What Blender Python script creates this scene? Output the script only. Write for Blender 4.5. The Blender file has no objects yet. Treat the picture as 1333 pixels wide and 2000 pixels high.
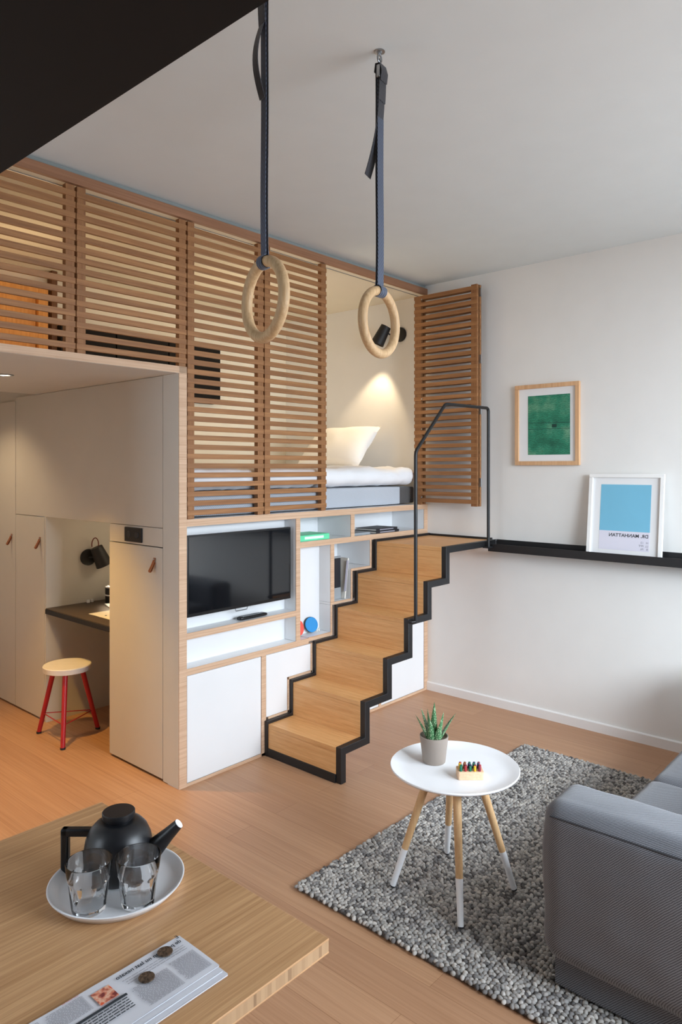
import bpy, bmesh, math, random
import numpy as np
from mathutils import Vector, Matrix, noise as mnoise

R = math.radians
random.seed(7)
scene = bpy.context.scene
COL = scene.collection

# ------------------------------------------------------------------ camera
cam_d = bpy.data.cameras.new('camera')
cam = bpy.data.objects.new('camera', cam_d)
COL.objects.link(cam)
cam.location = (-4.360, -3.036, 1.65)
cam.rotation_euler = (R(90), 0, -R(48.344))
cam_d.sensor_fit = 'VERTICAL'
cam_d.sensor_height = 36.0
cam_d.lens = 36.0 * 1386 / 2000
cam_d.shift_y = -86 / 2000
cam_d.clip_start = 0.02
scene.camera = cam

# ------------------------------------------------------------------ render look
vs = scene.view_settings
vs.view_transform = 'Standard'
vs.look = 'None'
vs.gamma = 1.0
vs.use_curve_mapping = False
vs.exposure = 0.37
scene.cycles.use_denoising = True
scene.cycles.max_bounces = 24
scene.cycles.diffuse_bounces = 6
scene.cycles.glossy_bounces = 4
scene.cycles.transmission_bounces = 24
scene.cycles.transparent_max_bounces = 8
scene.cycles.blur_glossy = 0.5
scene.cycles.sample_clamp_indirect = 6.0

# ------------------------------------------------------------------ world and lights
world = bpy.data.worlds.new('world')
scene.world = world
world.use_nodes = True
wn = world.node_tree.nodes['Background']
wn.inputs[0].default_value = (0.72, 0.84, 1.0, 1)
wn.inputs[1].default_value = 0.8


def light(name, kind, loc, energy, color, target=None, **kw):
    d = bpy.data.lights.new(name, kind)
    d.energy = energy
    d.color = color
    for k, v in kw.items():
        setattr(d, k, v)
    o = bpy.data.objects.new(name, d)
    COL.objects.link(o)
    o.location = loc
    if target is not None:
        o.rotation_euler = (Vector(target) - Vector(loc)).to_track_quat('-Z', 'Y').to_euler()
    return o


# daylight: sky and horizon through the wide window behind the sofa, plus an added fill through an unseen left window
DAY = (0.80, 0.90, 1.0)
light('daylight_sky', 'AREA', (-1.2, -6.6, 3.6), 760, DAY, (-1.0, -1.4, 0.5), shape='RECTANGLE', size=5.0, size_y=3.2)
light('daylight_sky_left', 'AREA', (-4.2, -6.8, 3.4), 560, DAY, (-0.3, -0.9, 0.6), shape='RECTANGLE', size=3.0, size_y=3.0)
light('daylight_horizon', 'AREA', (-1.3, -4.95, 1.3), 62, DAY, (-1.3, 0, 0.7), shape='RECTANGLE', size=2.3, size_y=2.0)
light('left_fill', 'AREA', (-6.4, -0.72, 1.85), 25, DAY, (0, -0.9, 0.9), shape='RECTANGLE', size=1.1, size_y=1.5)
WARM = (1.0, 0.56, 0.13)
light('hall_downlight_beam', 'SPOT', (-2.76, 0.734, 2.115), 75, WARM, (-2.76, 0.734, 0),
      spot_size=R(78), spot_blend=0.7, shadow_soft_size=0.03)
light('hall_fill_rear', 'SPOT', (-2.76, 1.95, 2.36), 22, (1.0, 0.72, 0.42), (-2.76, 1.95, 0),  # added spot with no fixture, warms the far passage
      spot_size=R(110), spot_blend=0.6, shadow_soft_size=0.04)
light('bed_lamp_beam', 'SPOT', (-0.115, 0.375, 2.585), 15, (1.0, 0.78, 0.5), (-0.16, 0.56, 1.7),
      spot_size=R(78), spot_blend=0.45, shadow_soft_size=0.02)
light('loft_fill', 'POINT', (-1.25, 0.75, 2.35), 6.0, (1.0, 0.80, 0.54), shadow_soft_size=0.3)  # added soft fill in mid loft, belongs to no lamp
light('loft_store_glow', 'POINT', (-2.62, 0.85, 2.6), 2.4, (1.0, 0.72, 0.42), shadow_soft_size=0.2)
light('desk_lamp_beam', 'SPOT', (-1.81, 1.30, 0.985), 5, (1.0, 0.82, 0.58), (-1.76, 1.12, 0.74),
      spot_size=R(95), spot_blend=0.5, shadow_soft_size=0.02)
light('desk_wash', 'POINT', (-1.72, 0.95, 1.22), 1.1, (1.0, 0.8, 0.55), shadow_soft_size=0.05)


# ------------------------------------------------------------------ materials
def srgb(r, g, b):
    def f(c):
        c /= 255.0
        return c / 12.92 if c <= 0.04045 else ((c + 0.055) / 1.055) ** 2.4
    return (f(r), f(g), f(b), 1.0)


class NT:
    def __init__(self, name):
        self.m = bpy.data.materials.new(name)
        self.m.use_nodes = True
        self.n = self.m.node_tree.nodes
        self.l = self.m.node_tree.links
        self.p = self.n['Principled BSDF']

    def add(self, t, **kw):
        nd = self.n.new(t)
        for k, v in kw.items():
            setattr(nd, k, v)
        return nd

    def link(self, a, b):
        self.l.new(a, b)

    def coords(self, scale=(1, 1, 1), rot=(0, 0, 0), loc=(0, 0, 0)):
        tc = self.add('ShaderNodeTexCoord')
        mp = self.add('ShaderNodeMapping')
        mp.inputs['Scale'].default_value = scale
        mp.inputs['Rotation'].default_value = rot
        mp.inputs['Location'].default_value = loc
        self.link(tc.outputs['Object'], mp.inputs['Vector'])
        return mp.outputs['Vector']

    def noise(self, vec, scale, detail=2, rough=0.5):
        nd = self.add('ShaderNodeTexNoise')
        nd.inputs['Scale'].default_value = scale
        nd.inputs['Detail'].default_value = detail
        nd.inputs['Roughness'].default_value = rough
        self.link(vec, nd.inputs['Vector'])
        return nd.outputs['Fac']

    def ramp(self, fac, stops):
        nd = self.add('ShaderNodeValToRGB')
        el = nd.color_ramp.elements
        while len(el) < len(stops):
            el.new(0.5)
        for e, (p, c) in zip(el, stops):
            e.position = p
            e.color = c
        self.link(fac, nd.inputs['Fac'])
        return nd.outputs['Color']

    def mix(self, a, b, fac, mode='MIX'):
        nd = self.add('ShaderNodeMix', data_type='RGBA', blend_type=mode)
        for i, v in ((0, fac), (6, a), (7, b)):
            if isinstance(v, (float, int)):
                nd.inputs[i].default_value = v
            elif isinstance(v, tuple):
                nd.inputs[i].default_value = v
            else:
                self.link(v, nd.inputs[i])
        return nd.outputs[2]

    def bump(self, height, strength=0.2, dist=0.002):
        nd = self.add('ShaderNodeBump')
        nd.inputs['Strength'].default_value = strength
        nd.inputs['Distance'].default_value = dist
        self.link(height, nd.inputs['Height'])
        self.link(nd.outputs['Normal'], self.p.inputs['Normal'])

    def island(self):
        return self.add('ShaderNodeNewGeometry').outputs['Random Per Island']


def plain(name, col, rough=0.5, metal=0.0, spec=0.5, vary=0.03, vscale=6.0, bump=0.0, bscale=200):
    t = NT(name)
    v = t.coords()
    f = t.noise(v, vscale, 3)
    lo = tuple(c * (1 - vary) for c in col[:3]) + (1,)
    hi = tuple(min(1, c * (1 + vary)) for c in col[:3]) + (1,)
    t.link(t.ramp(f, [(0.3, lo), (0.7, hi)]), t.p.inputs['Base Color'])
    t.p.inputs['Roughness'].default_value = rough
    t.p.inputs['Metallic'].default_value = metal
    t.p.inputs['Specular IOR Level'].default_value = spec
    if bump:
        t.bump(t.noise(v, bscale, 2), bump, 0.001)
    return t.m


def wood(name, dark, light_, axis=0, rough=0.5, stretch=18.0, scale=3.0, island=0.0, fine=0.35, spec=0.4):
    """Streaky wood with the grain along one object axis."""
    t = NT(name)
    sc = [stretch] * 3
    sc[axis] = 0.9
    v = t.coords(tuple(sc))
    if island:
        isl = t.island()
        add = t.add('ShaderNodeVectorMath', operation='ADD')
        cmb = t.add('ShaderNodeCombineXYZ')
        mul = t.add('ShaderNodeMath', operation='MULTIPLY')
        mul.inputs[1].default_value = 37.0
        t.link(isl, mul.inputs[0])
        for i in range(3):
            t.link(mul.outputs[0], cmb.inputs[i])
        t.link(v, add.inputs[0])
        t.link(cmb.outputs[0], add.inputs[1])
        v = add.outputs[0]
    f1 = t.noise(v, scale, 4, 0.6)
    f2 = t.noise(v, scale * 5, 3, 0.6)
    c = t.ramp(f1, [(0.28, dark), (0.72, light_)])
    c2 = t.ramp(f2, [(0.35, (0.72, 0.68, 0.62, 1)), (0.62, (1, 1, 1, 1))])
    c = t.mix(c, c2, fine, 'MULTIPLY')
    if island:
        c3 = t.ramp(isl, [(0.0, (1 - island, 1 - island, 1 - island, 1)), (1.0, (1, 1, 1, 1))])
        c = t.mix(c, c3, 1.0, 'MULTIPLY')
    t.link(c, t.p.inputs['Base Color'])
    t.p.inputs['Roughness'].default_value = rough
    t.p.inputs['Specular IOR Level'].default_value = spec
    t.bump(f2, 0.08, 0.001)
    return t.m


def floor_mat():
    t = NT('bamboo_floor')
    v = t.coords(rot=(0, 0, R(90)))
    br = t.add('ShaderNodeTexBrick')
    br.offset = 0.37
    br.inputs['Scale'].default_value = 1.0
    br.inputs['Brick Width'].default_value = 1.9
    br.inputs['Row Height'].default_value = 0.15
    br.inputs['Mortar Size'].default_value = 0.0009
    br.inputs['Mortar Smooth'].default_value = 0.3
    br.inputs['Bias'].default_value = 0.0
    br.inputs['Color1'].default_value = srgb(184, 141, 108)
    br.inputs['Color2'].default_value = srgb(195, 152, 117)
    br.inputs['Mortar'].default_value = srgb(150, 108, 76)
    t.link(v, br.inputs['Vector'])
    v2 = t.coords((45, 0.7, 1))
    f = t.noise(v2, 2.6, 5, 0.62)
    c2 = t.ramp(f, [(0.3, (0.76, 0.70, 0.64, 1)), (0.62, (1, 1, 1, 1))])
    c = t.mix(br.outputs['Color'], c2, 0.75, 'MULTIPLY')
    t.link(c, t.p.inputs['Base Color'])
    t.p.inputs['Roughness'].default_value = 0.42
    t.p.inputs['Specular IOR Level'].default_value = 0.4
    t.bump(f, 0.04, 0.001)
    return t.m


def fabric_mat(name, c1, c2, scale=420.0):
    t = NT(name)
    v = t.coords()
    w = t.add('ShaderNodeTexWave', wave_type='BANDS', bands_direction='DIAGONAL')
    w.inputs['Scale'].default_value = scale / 6.28
    w.inputs['Distortion'].default_value = 1.2
    w.inputs['Detail'].default_value = 1.0
    t.link(v, w.inputs['Vector'])
    f = t.noise(v, scale, 2)
    mx = t.add('ShaderNodeMath', operation='ADD')
    t.link(w.outputs['Fac'], mx.inputs[0])
    t.link(f, mx.inputs[1])
    hf = t.add('ShaderNodeMath', operation='MULTIPLY')
    hf.inputs[1].default_value = 0.5
    t.link(mx.outputs[0], hf.inputs[0])
    t.link(t.ramp(hf.outputs[0], [(0.3, c1), (0.7, c2)]), t.p.inputs['Base Color'])
    t.p.inputs['Roughness'].default_value = 0.95
    t.p.inputs['Specular IOR Level'].default_value = 0.15
    t.p.inputs['Sheen Weight'].default_value = 0.25
    t.bump(hf.outputs[0], 0.35, 0.0015)
    return t.m


def wool_mat():
    t = NT('loop_wool')
    isl = t.island()
    c = t.ramp(isl, [(0.0, srgb(98, 95, 94)), (0.2, srgb(148, 145, 142)), (0.5, srgb(178, 175, 170)),
                     (0.75, srgb(194, 189, 182)), (1.0, srgb(216, 211, 204))])
    v = t.coords()
    f = t.noise(v, 900, 2)
    c2 = t.ramp(f, [(0.3, (0.7, 0.7, 0.7, 1)), (0.7, (1, 1, 1, 1))])
    f3 = t.noise(v, 9, 3)
    c3 = t.ramp(f3, [(0.3, (0.86, 0.86, 0.88, 1)), (0.7, (1, 0.99, 0.97, 1))])
    t.link(t.mix(t.mix(c, c2, 0.7, 'MULTIPLY'), c3, 1.0, 'MULTIPLY'), t.p.inputs['Base Color'])
    t.p.inputs['Roughness'].default_value = 1.0
    t.p.inputs['Specular IOR Level'].default_value = 0.05
    return t.m


def web_mat(name, c1, c2, scale=300):
    t = NT(name)
    v = t.coords((1, 1, 1))
    w = t.add('ShaderNodeTexWave', wave_type='BANDS', bands_direction='DIAGONAL')
    w.inputs['Scale'].default_value = scale / 6.28
    t.link(v, w.inputs['Vector'])
    t.link(t.ramp(w.outputs['Fac'], [(0.2, c1), (0.8, c2)]), t.p.inputs['Base Color'])
    t.p.inputs['Roughness'].default_value = 0.6
    t.p.inputs['Sheen Weight'].default_value = 0.2
    t.bump(w.outputs['Fac'], 0.3, 0.001)
    return t.m


def core_mat():
    """Laminated bamboo core: upright strips of varied tone along x."""
    t = NT('bamboo_core_strips')
    v = t.coords((1, 0, 0))
    vo = t.add('ShaderNodeTexVoronoi', voronoi_dimensions='1D')
    sp = t.add('ShaderNodeSeparateXYZ')
    t.link(v, sp.inputs[0])
    t.link(sp.outputs[0], vo.inputs['W'])
    vo.inputs['Scale'].default_value = 120
    c = t.ramp(vo.outputs['Color'], [(0.0, srgb(128, 98, 70)), (0.3, srgb(164, 132, 98)), (1.0, srgb(184, 152, 116))])
    t.link(c, t.p.inputs['Base Color'])
    t.p.inputs['Roughness'].default_value = 0.55
    return t.m


def green_print_mat():
    """Aerial-photo-like field of greens with fine wavy rows and a dark double track."""
    t = NT('green_field_print')
    v = t.coords()
    f1 = t.noise(v, 9, 4)
    c = t.ramp(f1, [(0.3, srgb(20, 100, 78)), (0.5, srgb(42, 134, 106)), (0.72, srgb(112, 164, 134))])
    w = t.add('ShaderNodeTexWave', wave_type='BANDS', bands_direction='Z')
    w.inputs['Scale'].default_value = 26
    w.inputs['Distortion'].default_value = 9
    w.inputs['Detail'].default_value = 3
    w.inputs['Detail Scale'].default_value = 2.2
    t.link(v, w.inputs['Vector'])
    c2 = t.ramp(w.outputs['Fac'], [(0.25, (0.55, 0.68, 0.62, 1)), (0.7, (1.1, 1.08, 1.05, 1))])
    t.link(t.mix(c, c2, 0.8, 'MULTIPLY'), t.p.inputs['Base Color'])
    t.p.inputs['Roughness'].default_value = 0.35
    return t.m


def aloe_mat():
    t = NT('speckled_aloe_leaf')
    v = t.coords((1, 1, 0.55))
    vo = t.add('ShaderNodeTexVoronoi', feature='F1')
    vo.inputs['Scale'].default_value = 230
    t.link(v, vo.inputs['Vector'])
    c = t.ramp(vo.outputs['Distance'], [(0.26, srgb(206, 222, 184)), (0.42, srgb(66, 118, 74))])
    f = t.noise(v, 30, 2)
    c2 = t.ramp(f, [(0.35, srgb(48, 92, 56)), (0.65, srgb(80, 128, 82))])
    t.link(t.mix(c, c2, 0.28), t.p.inputs['Base Color'])
    t.p.inputs['Roughness'].default_value = 0.4
    return t.m


def glass_mat():
    t = NT('clear_glass')
    t.p.inputs['Base Color'].default_value = (1, 1, 1, 1)
    t.p.inputs['Roughness'].default_value = 0.0
    t.p.inputs['Transmission Weight'].default_value = 1.0
    t.p.inputs['IOR'].default_value = 1.48
    return t.m


def emit_mat(name, col, strength):
    t = NT(name)
    t.p.inputs['Base Color'].default_value = col
    t.p.inputs['Emission Color'].default_value = col
    t.p.inputs['Emission Strength'].default_value = strength
    return t.m


def face_mat():
    t = NT('small_portrait_print')
    v = t.coords((1, 1, 1))
    f = t.noise(v, 70, 2)
    t.link(t.ramp(f, [(0.36, srgb(120, 44, 40)), (0.46, srgb(206, 120, 92)), (0.56, srgb(222, 178, 150)), (0.66, srgb(214, 84, 44))]),
           t.p.inputs['Base Color'])
    t.p.inputs['Roughness'].default_value = 0.8
    return t.m


M = {}
M['wall'] = plain('white_wall_paint', srgb(232, 230, 226), 0.9, spec=0.2, vary=0.012, bump=0.05, bscale=350)
M['darkwall'] = plain('charcoal_kitchen_wall', srgb(58, 57, 57), 0.7, vary=0.03)
M['ceil'] = plain('ceiling_paint', srgb(214, 220, 221), 0.95, spec=0.1, vary=0.012)
M['loftwall'] = plain('loft_wall_paint', srgb(232, 222, 202), 0.9, spec=0.2, vary=0.012)
M['white'] = plain('white_laminate', srgb(230, 231, 232), 0.35, vary=0.008)
M['greige'] = plain('warm_grey_laminate', srgb(206, 203, 196), 0.55, vary=0.012)
M['skirt'] = plain('white_skirting_paint', srgb(234, 232, 229), 0.5, vary=0.01)
M['floor'] = floor_mat()
M['ply_x'] = wood('birch_ply_edge_x', srgb(196, 158, 128), srgb(222, 190, 160), 0, 0.6, 60, 2.5, fine=0.3)
M['ply_z'] = wood('birch_ply_edge_z', srgb(196, 158, 128), srgb(222, 190, 160), 2, 0.6, 60, 2.5, fine=0.3)
M['slat'] = wood('oak_slats', srgb(146, 97, 58), srgb(182, 130, 82), 0, 0.55, 22, 3, island=0.22)
M['slat_y'] = wood('oak_slats_side', srgb(146, 97, 58), srgb(182, 130, 82), 1, 0.55, 22, 3, island=0.22)
M['bluegrey'] = plain('pale_blue_grey_strip', srgb(146, 154, 152), 0.8, vary=0.02)
M['fascia'] = wood('shade_toned_fascia', srgb(140, 98, 70), srgb(168, 122, 92), 0, 0.6, 60, 2.5, fine=0.3)  # the shade on the fascia is put into this darker wood colour
M['stile'] = wood('oak_stile_blocks', srgb(134, 88, 52), srgb(168, 118, 74), 2, 0.6, 40, 3, island=0.15)
M['bamboo_y'] = wood('bamboo_stair', srgb(218, 158, 98), srgb(236, 186, 128), 1, 0.42, 26, 3.2, fine=0.45)
M['table'] = wood('bamboo_table', srgb(174, 130, 88), srgb(212, 169, 124), 0, 0.40, 60, 2.0, fine=0.55)
M['core'] = core_mat()
M['black'] = plain('black_steel', srgb(25, 25, 27), 0.45, vary=0.05)
M['beamblack'] = plain('black_beam_paint', srgb(22, 19, 18), 0.7, spec=0.2, vary=0.05)
M['tvframe'] = plain('tv_black_plastic', srgb(14, 14, 16), 0.3, vary=0.02)
t_ = NT('tv_glossy_screen')
t_.link(t_.ramp(t_.noise(t_.coords(), 2, 1), [(0.3, (0.004, 0.0045, 0.006, 1)), (0.7, (0.006, 0.0068, 0.009, 1))]), t_.p.inputs['Base Color'])
t_.p.inputs['Roughness'].default_value = 0.06
t_.p.inputs['Specular IOR Level'].default_value = 0.75
M['screen'] = t_.m
M['duvet'] = plain('white_cotton', srgb(238, 238, 240), 0.9, spec=0.1, vary=0.02, bump=0.15, bscale=60)
M['pillow'] = plain('white_pillow_cotton', srgb(242, 240, 236), 0.9, spec=0.1, vary=0.015, bump=0.1, bscale=50)
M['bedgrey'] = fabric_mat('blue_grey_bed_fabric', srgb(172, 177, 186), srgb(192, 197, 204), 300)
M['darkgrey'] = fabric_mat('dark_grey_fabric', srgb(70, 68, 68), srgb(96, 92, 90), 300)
M['ring'] = wood('pale_beech_ring', srgb(190, 152, 108), srgb(216, 184, 142), 2, 0.5, 30, 4, fine=0.5)
M['strap'] = web_mat('slate_webbing', srgb(44, 50, 64), srgb(78, 90, 114))
M['strap_dark'] = web_mat('charcoal_webbing', srgb(38, 38, 44), srgb(52, 52, 60))
M['steel'] = plain('zinc_steel', srgb(170, 172, 174), 0.3, metal=1.0, vary=0.05)
M['leather'] = plain('tan_leather', srgb(156, 92, 52), 0.6, vary=0.1, vscale=60)
M['red'] = plain('red_lacquer', srgb(176, 30, 40), 0.35, vary=0.04)
M['stoolseat'] = plain('pale_stool_seat', srgb(224, 220, 214), 0.6, vary=0.03, vscale=14)
M['desk'] = plain('dark_desk_laminate', srgb(74, 62, 52), 0.5, vary=0.04)
M['deskedge'] = plain('black_desk_edge', srgb(20, 18, 17), 0.5, vary=0.04)
M['teapot'] = plain('matt_black_stoneware', srgb(19, 20, 24), 0.38, vary=0.05, vscale=20)
M['ceramic'] = plain('white_ceramic', srgb(236, 238, 242), 0.22, vary=0.008)
M['paper'] = plain('newsprint_paper', srgb(206, 206, 212), 0.9, vary=0.03, vscale=10)
M['ink'] = plain('newspaper_ink', srgb(140, 138, 144), 0.9)
M['inkdark'] = plain('dark_ink', srgb(40, 46, 52), 0.8)
M['pinkink'] = plain('pink_ink', srgb(206, 150, 156), 0.9)
M['portrait'] = face_mat()
t_ = NT('aged_bronze_coin')
t_.link(t_.ramp(t_.noise(t_.coords(), 260, 3), [(0.35, srgb(58, 48, 40)), (0.65, srgb(118, 98, 80))]), t_.p.inputs['Base Color'])
t_.p.inputs['Metallic'].default_value = 0.6
t_.p.inputs['Roughness'].default_value = 0.45
t_.bump(t_.noise(t_.coords(), 400, 2), 0.6, 0.0008)
M['coin'] = t_.m
M['tray'] = plain('white_table_lacquer', srgb(240, 241, 243), 0.35, vary=0.006)
M['legwood'] = wood('beech_leg', srgb(206, 164, 116), srgb(226, 188, 142), 2, 0.5, 30, 3, fine=0.3)
M['rubber'] = plain('dark_rubber', srgb(40, 40, 44), 0.8)
M['pot'] = plain('taupe_plant_pot', srgb(150, 138, 128), 0.65, vary=0.015)
M['soil'] = plain('dark_soil', srgb(48, 36, 28), 1.0, vary=0.3, vscale=150)
M['aloe'] = aloe_mat()
M['block'] = wood('pale_maple_block', srgb(224, 184, 148), srgb(238, 204, 170), 0, 0.55, 40, 3, fine=0.2)
M['wool'] = wool_mat()
M['rugback'] = plain('rug_binding', srgb(84, 80, 78), 1.0, vary=0.25, vscale=140)
M['sofa'] = fabric_mat('grey_sofa_weave', srgb(76, 77, 82), srgb(132, 134, 140), 520)
M['seam'] = plain('dark_sofa_seam', srgb(58, 58, 62), 0.9)
M['oakframe'] = wood('oak_picture_frame', srgb(204, 156, 112), srgb(228, 186, 144), 2, 0.5, 30, 3, fine=0.3)
M['mat'] = plain('white_passepartout', srgb(232, 232, 232), 0.9, vary=0.006)
M['greenprint'] = green_print_mat()
M['fieldline'] = plain('dark_green_track', srgb(16, 62, 52), 0.6)
M['whiteframe'] = plain('white_frame_lacquer', srgb(240, 239, 236), 0.4, vary=0.01)
M['poster_blue'] = plain('sky_blue_print', srgb(118, 186, 214), 0.4, vary=0.02)
M['poster_pale'] = plain('pale_lilac_print', srgb(220, 218, 230), 0.5, vary=0.01)
M['greybook'] = plain('grey_print', srgb(150, 150, 162), 0.7)
M['greencover'] = plain('bright_green_cover', srgb(104, 220, 166), 0.4, vary=0.04)
M['pages'] = plain('book_pages', srgb(226, 224, 216), 0.9, vary=0.03, vscale=60)
M['blackcover'] = plain('black_book_cover', srgb(34, 36, 42), 0.5)
M['greycover'] = plain('grey_book_cover', srgb(150, 156, 160), 0.5)
M['discred'] = plain('coral_red_face', srgb(232, 92, 80), 0.5)
M['discblue'] = plain('azure_blue_face', srgb(18, 138, 206), 0.5)
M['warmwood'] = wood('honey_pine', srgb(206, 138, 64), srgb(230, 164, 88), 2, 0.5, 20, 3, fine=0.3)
M['darkwood'] = wood('brown_post_wood', srgb(96, 62, 36), srgb(120, 80, 48), 2, 0.6, 20, 3, fine=0.3)
M['niche'] = plain('black_cupboard_paint', srgb(20, 16, 14), 0.7, spec=0.2)
M['lampblack'] = plain('matt_black_lamp', srgb(20, 19, 19), 0.55)
M['darkred'] = plain('oxblood_cord', srgb(104, 34, 26), 0.6)
M['glass'] = glass_mat()
M['lens'] = emit_mat('lit_downlight_lens', (1.0, 0.86, 0.66, 1), 6.0)
M['bulb'] = emit_mat('lit_bulb', (1.0, 0.8, 0.52, 1), 8.0)

# ------------------------------------------------------------------ building helpers
WORLDLOC = {}


def tag(o, label=None, cat=None, group=None, kind=None):
    if label:
        o['label'] = label
    if cat:
        o['category'] = cat
    if group:
        o['group'] = group
    if kind:
        o['kind'] = kind
    return o


def thing(name, label, cat, loc=(0, 0, 0), group=None):
    o = bpy.data.objects.new(name, None)
    COL.objects.link(o)
    o.empty_display_size = 0.05
    o.location = loc
    WORLDLOC[o.name] = Vector(loc)
    return tag(o, label, cat, group)


class B:
    """A bmesh in world coordinates that becomes ONE mesh object."""

    def __init__(self):
        self.bm = bmesh.new()

    def box(self, x0, x1, y0, y1, z0, z1):
        v = [self.bm.verts.new((x, y, z)) for z in (z0, z1) for y in (y0, y1) for x in (x0, x1)]
        for f in ((0, 2, 3, 1), (4, 5, 7, 6), (0, 1, 5, 4), (2, 6, 7, 3), (0, 4, 6, 2), (1, 3, 7, 5)):
            self.bm.faces.new([v[i] for i in f])
        return self

    def obox(self, c, ax, ay, az, hx, hy, hz):
        """Oriented box: centre, three unit axes, half sizes."""
        c, ax, ay, az = Vector(c), Vector(ax), Vector(ay), Vector(az)
        v = [self.bm.verts.new(c + ax * hx * i + ay * hy * j + az * hz * k) for k in (-1, 1) for j in (-1, 1) for i in (-1, 1)]
        for f in ((0, 2, 3, 1), (4, 5, 7, 6), (0, 1, 5, 4), (2, 6, 7, 3), (0, 4, 6, 2), (1, 3, 7, 5)):
            self.bm.faces.new([v[i] for i in f])
        return self

    def prism(self, poly, axis, a, b):
        """Extrude a 2-D polygon along an axis ('x','y','z') from a to b."""
        def P(u, w, h):
            return {'x': (h, u, w), 'y': (u, h, w), 'z': (u, w, h)}[axis]
        va = [self.bm.verts.new(P(u, w, a)) for u, w in poly]
        vb = [self.bm.verts.new(P(u, w, b)) for u, w in poly]
        n = len(poly)
        self.bm.faces.new(va)
        self.bm.faces.new(vb[::-1])
        for i in range(n):
            j = (i + 1) % n
            self.bm.faces.new((va[i], vb[i], vb[j], va[j]))
        return self

    def lathe(self, c, prof, seg=48, axis=(0, 0, 1), rfun=None):
        c = Vector(c)
        az = Vector(axis).normalized()
        ax = az.orthogonal().normalized() if abs(az.z) < 0.999 else Vector((1, 0, 0))
        ay = az.cross(ax)
        rings = []
        for r, h in prof:
            if r <= 1e-6:
                rings.append([self.bm.verts.new(c + az * h)])
            else:
                row = []
                for k in range(seg):
                    t = 2 * math.pi * k / seg
                    rr = rfun(t, r, h) if rfun else r
                    row.append(self.bm.verts.new(c + az * h + (ax * math.cos(t) + ay * math.sin(t)) * rr))
                rings.append(row)
        for a, b in zip(rings, rings[1:]):
            for k in range(seg):
                j = (k + 1) % seg
                if len(a) == 1 and len(b) == 1:
                    continue
                if len(a) == 1:
                    self.bm.faces.new((a[0], b[j], b[k]))
                elif len(b) == 1:
                    self.bm.faces.new((a[k], a[j], b[0]))
                else:
                    self.bm.faces.new((a[k], a[j], b[j], b[k]))
        return self

    def tube(self, pts, rad, seg=12, caps=True, closed=False, flat=None):
        """Round tube along points; rad a number or a list. flat=(w_axis, w, t) gives a ribbon instead."""
        pts = [Vector(p) for p in pts]
        n = len(pts)
        rads = rad if isinstance(rad, (list, tuple)) else [rad] * n
        rings = []
        prev = None
        for i, p in enumerate(pts):
            if closed:
                t = (pts[(i + 1) % n] - pts[i - 1]).normalized()
            else:
                t = (pts[min(i + 1, n - 1)] - pts[max(i - 1, 0)]).normalized()
            if flat:
                w = Vector(flat[0]).normalized()
                w = (w - t * w.dot(t)).normalized()
                u = t.cross(w)
                hw, ht = flat[1] / 2, flat[2] / 2
                rings.append([self.bm.verts.new(p + w * a * hw + u * b * ht) for a, b in ((1, 1), (-1, 1), (-1, -1), (1, -1))])
                continue
            if prev is None:
                u = t.orthogonal().normalized()
            else:
                u = (prev - t * prev.dot(t)).normalized()
            prev = u
            w = t.cross(u)
            rings.append([self.bm.verts.new(p + (u * math.cos(2 * math.pi * k / seg) + w * math.sin(2 * math.pi * k / seg)) * rads[i]) for k in range(seg)])
        m = len(rings[0])
        pairs = list(zip(rings, rings[1:])) + ([(rings[-1], rings[0])] if closed else [])
        for a, b in pairs:
            for k in range(m):
                j = (k + 1) % m
                self.bm.faces.new((a[k], a[j], b[j], b[k]))
        if caps and not closed:
            self.bm.faces.new(rings[0][::-1])
            self.bm.faces.new(rings[-1])
        return self

    def grid(self, nu, nv, fun):
        v = [[self.bm.verts.new(fun(i / nu, j / nv)) for j in range(nv + 1)] for i in range(nu + 1)]
        for i in range(nu):
            for j in range(nv):
                self.bm.faces.new((v[i][j], v[i + 1][j], v[i + 1][j + 1], v[i][j + 1]))
        return self

    def softbox(self, x0, x1, y0, y1, z0, z1, r, puff=(0, 0, 0), n=14, wob=0.0, wscale=9.0, seed=0.0):
        """Upholstered box: rounded edges, bulging faces, a little unevenness."""
        c = Vector(((x0 + x1) / 2, (y0 + y1) / 2, (z0 + z1) / 2))
        h = Vector(((x1 - x0) / 2, (y1 - y0) / 2, (z1 - z0) / 2))
        tmp = bmesh.new()
        bmesh.ops.create_cube(tmp, size=2.0)
        bmesh.ops.subdivide_edges(tmp, edges=tmp.edges[:], cuts=n, use_grid_fill=True)
        mp = {}
        for v in tmp.verts:
            p = Vector([math.copysign(abs(a) ** 0.8, a) if abs(a) < 1 else a for a in v.co])
            q = Vector([p[i] * h[i] for i in range(3)])
            inner = Vector([max(-h[i] + r, min(h[i] - r, q[i])) for i in range(3)])
            d = q - inner
            out = inner + (d.normalized() * r if d.length > 1e-9 else d)
            for i in range(3):
                j, k = (i + 1) % 3, (i + 2) % 3
                if abs(p[i]) > 0.999:
                    out[i] += math.copysign(puff[i], p[i]) * (1 - p[j] ** 2) * (1 - p[k] ** 2)
            w = c + out
            if wob:
                nv = mnoise.noise(w * wscale + Vector((seed, seed, seed)))
                w = w + (out.normalized() * nv * wob)
            mp[v] = self.bm.verts.new(w)
        for f in tmp.faces:
            self.bm.faces.new([mp[v] for v in f.verts])
        tmp.free()
        return self

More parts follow.
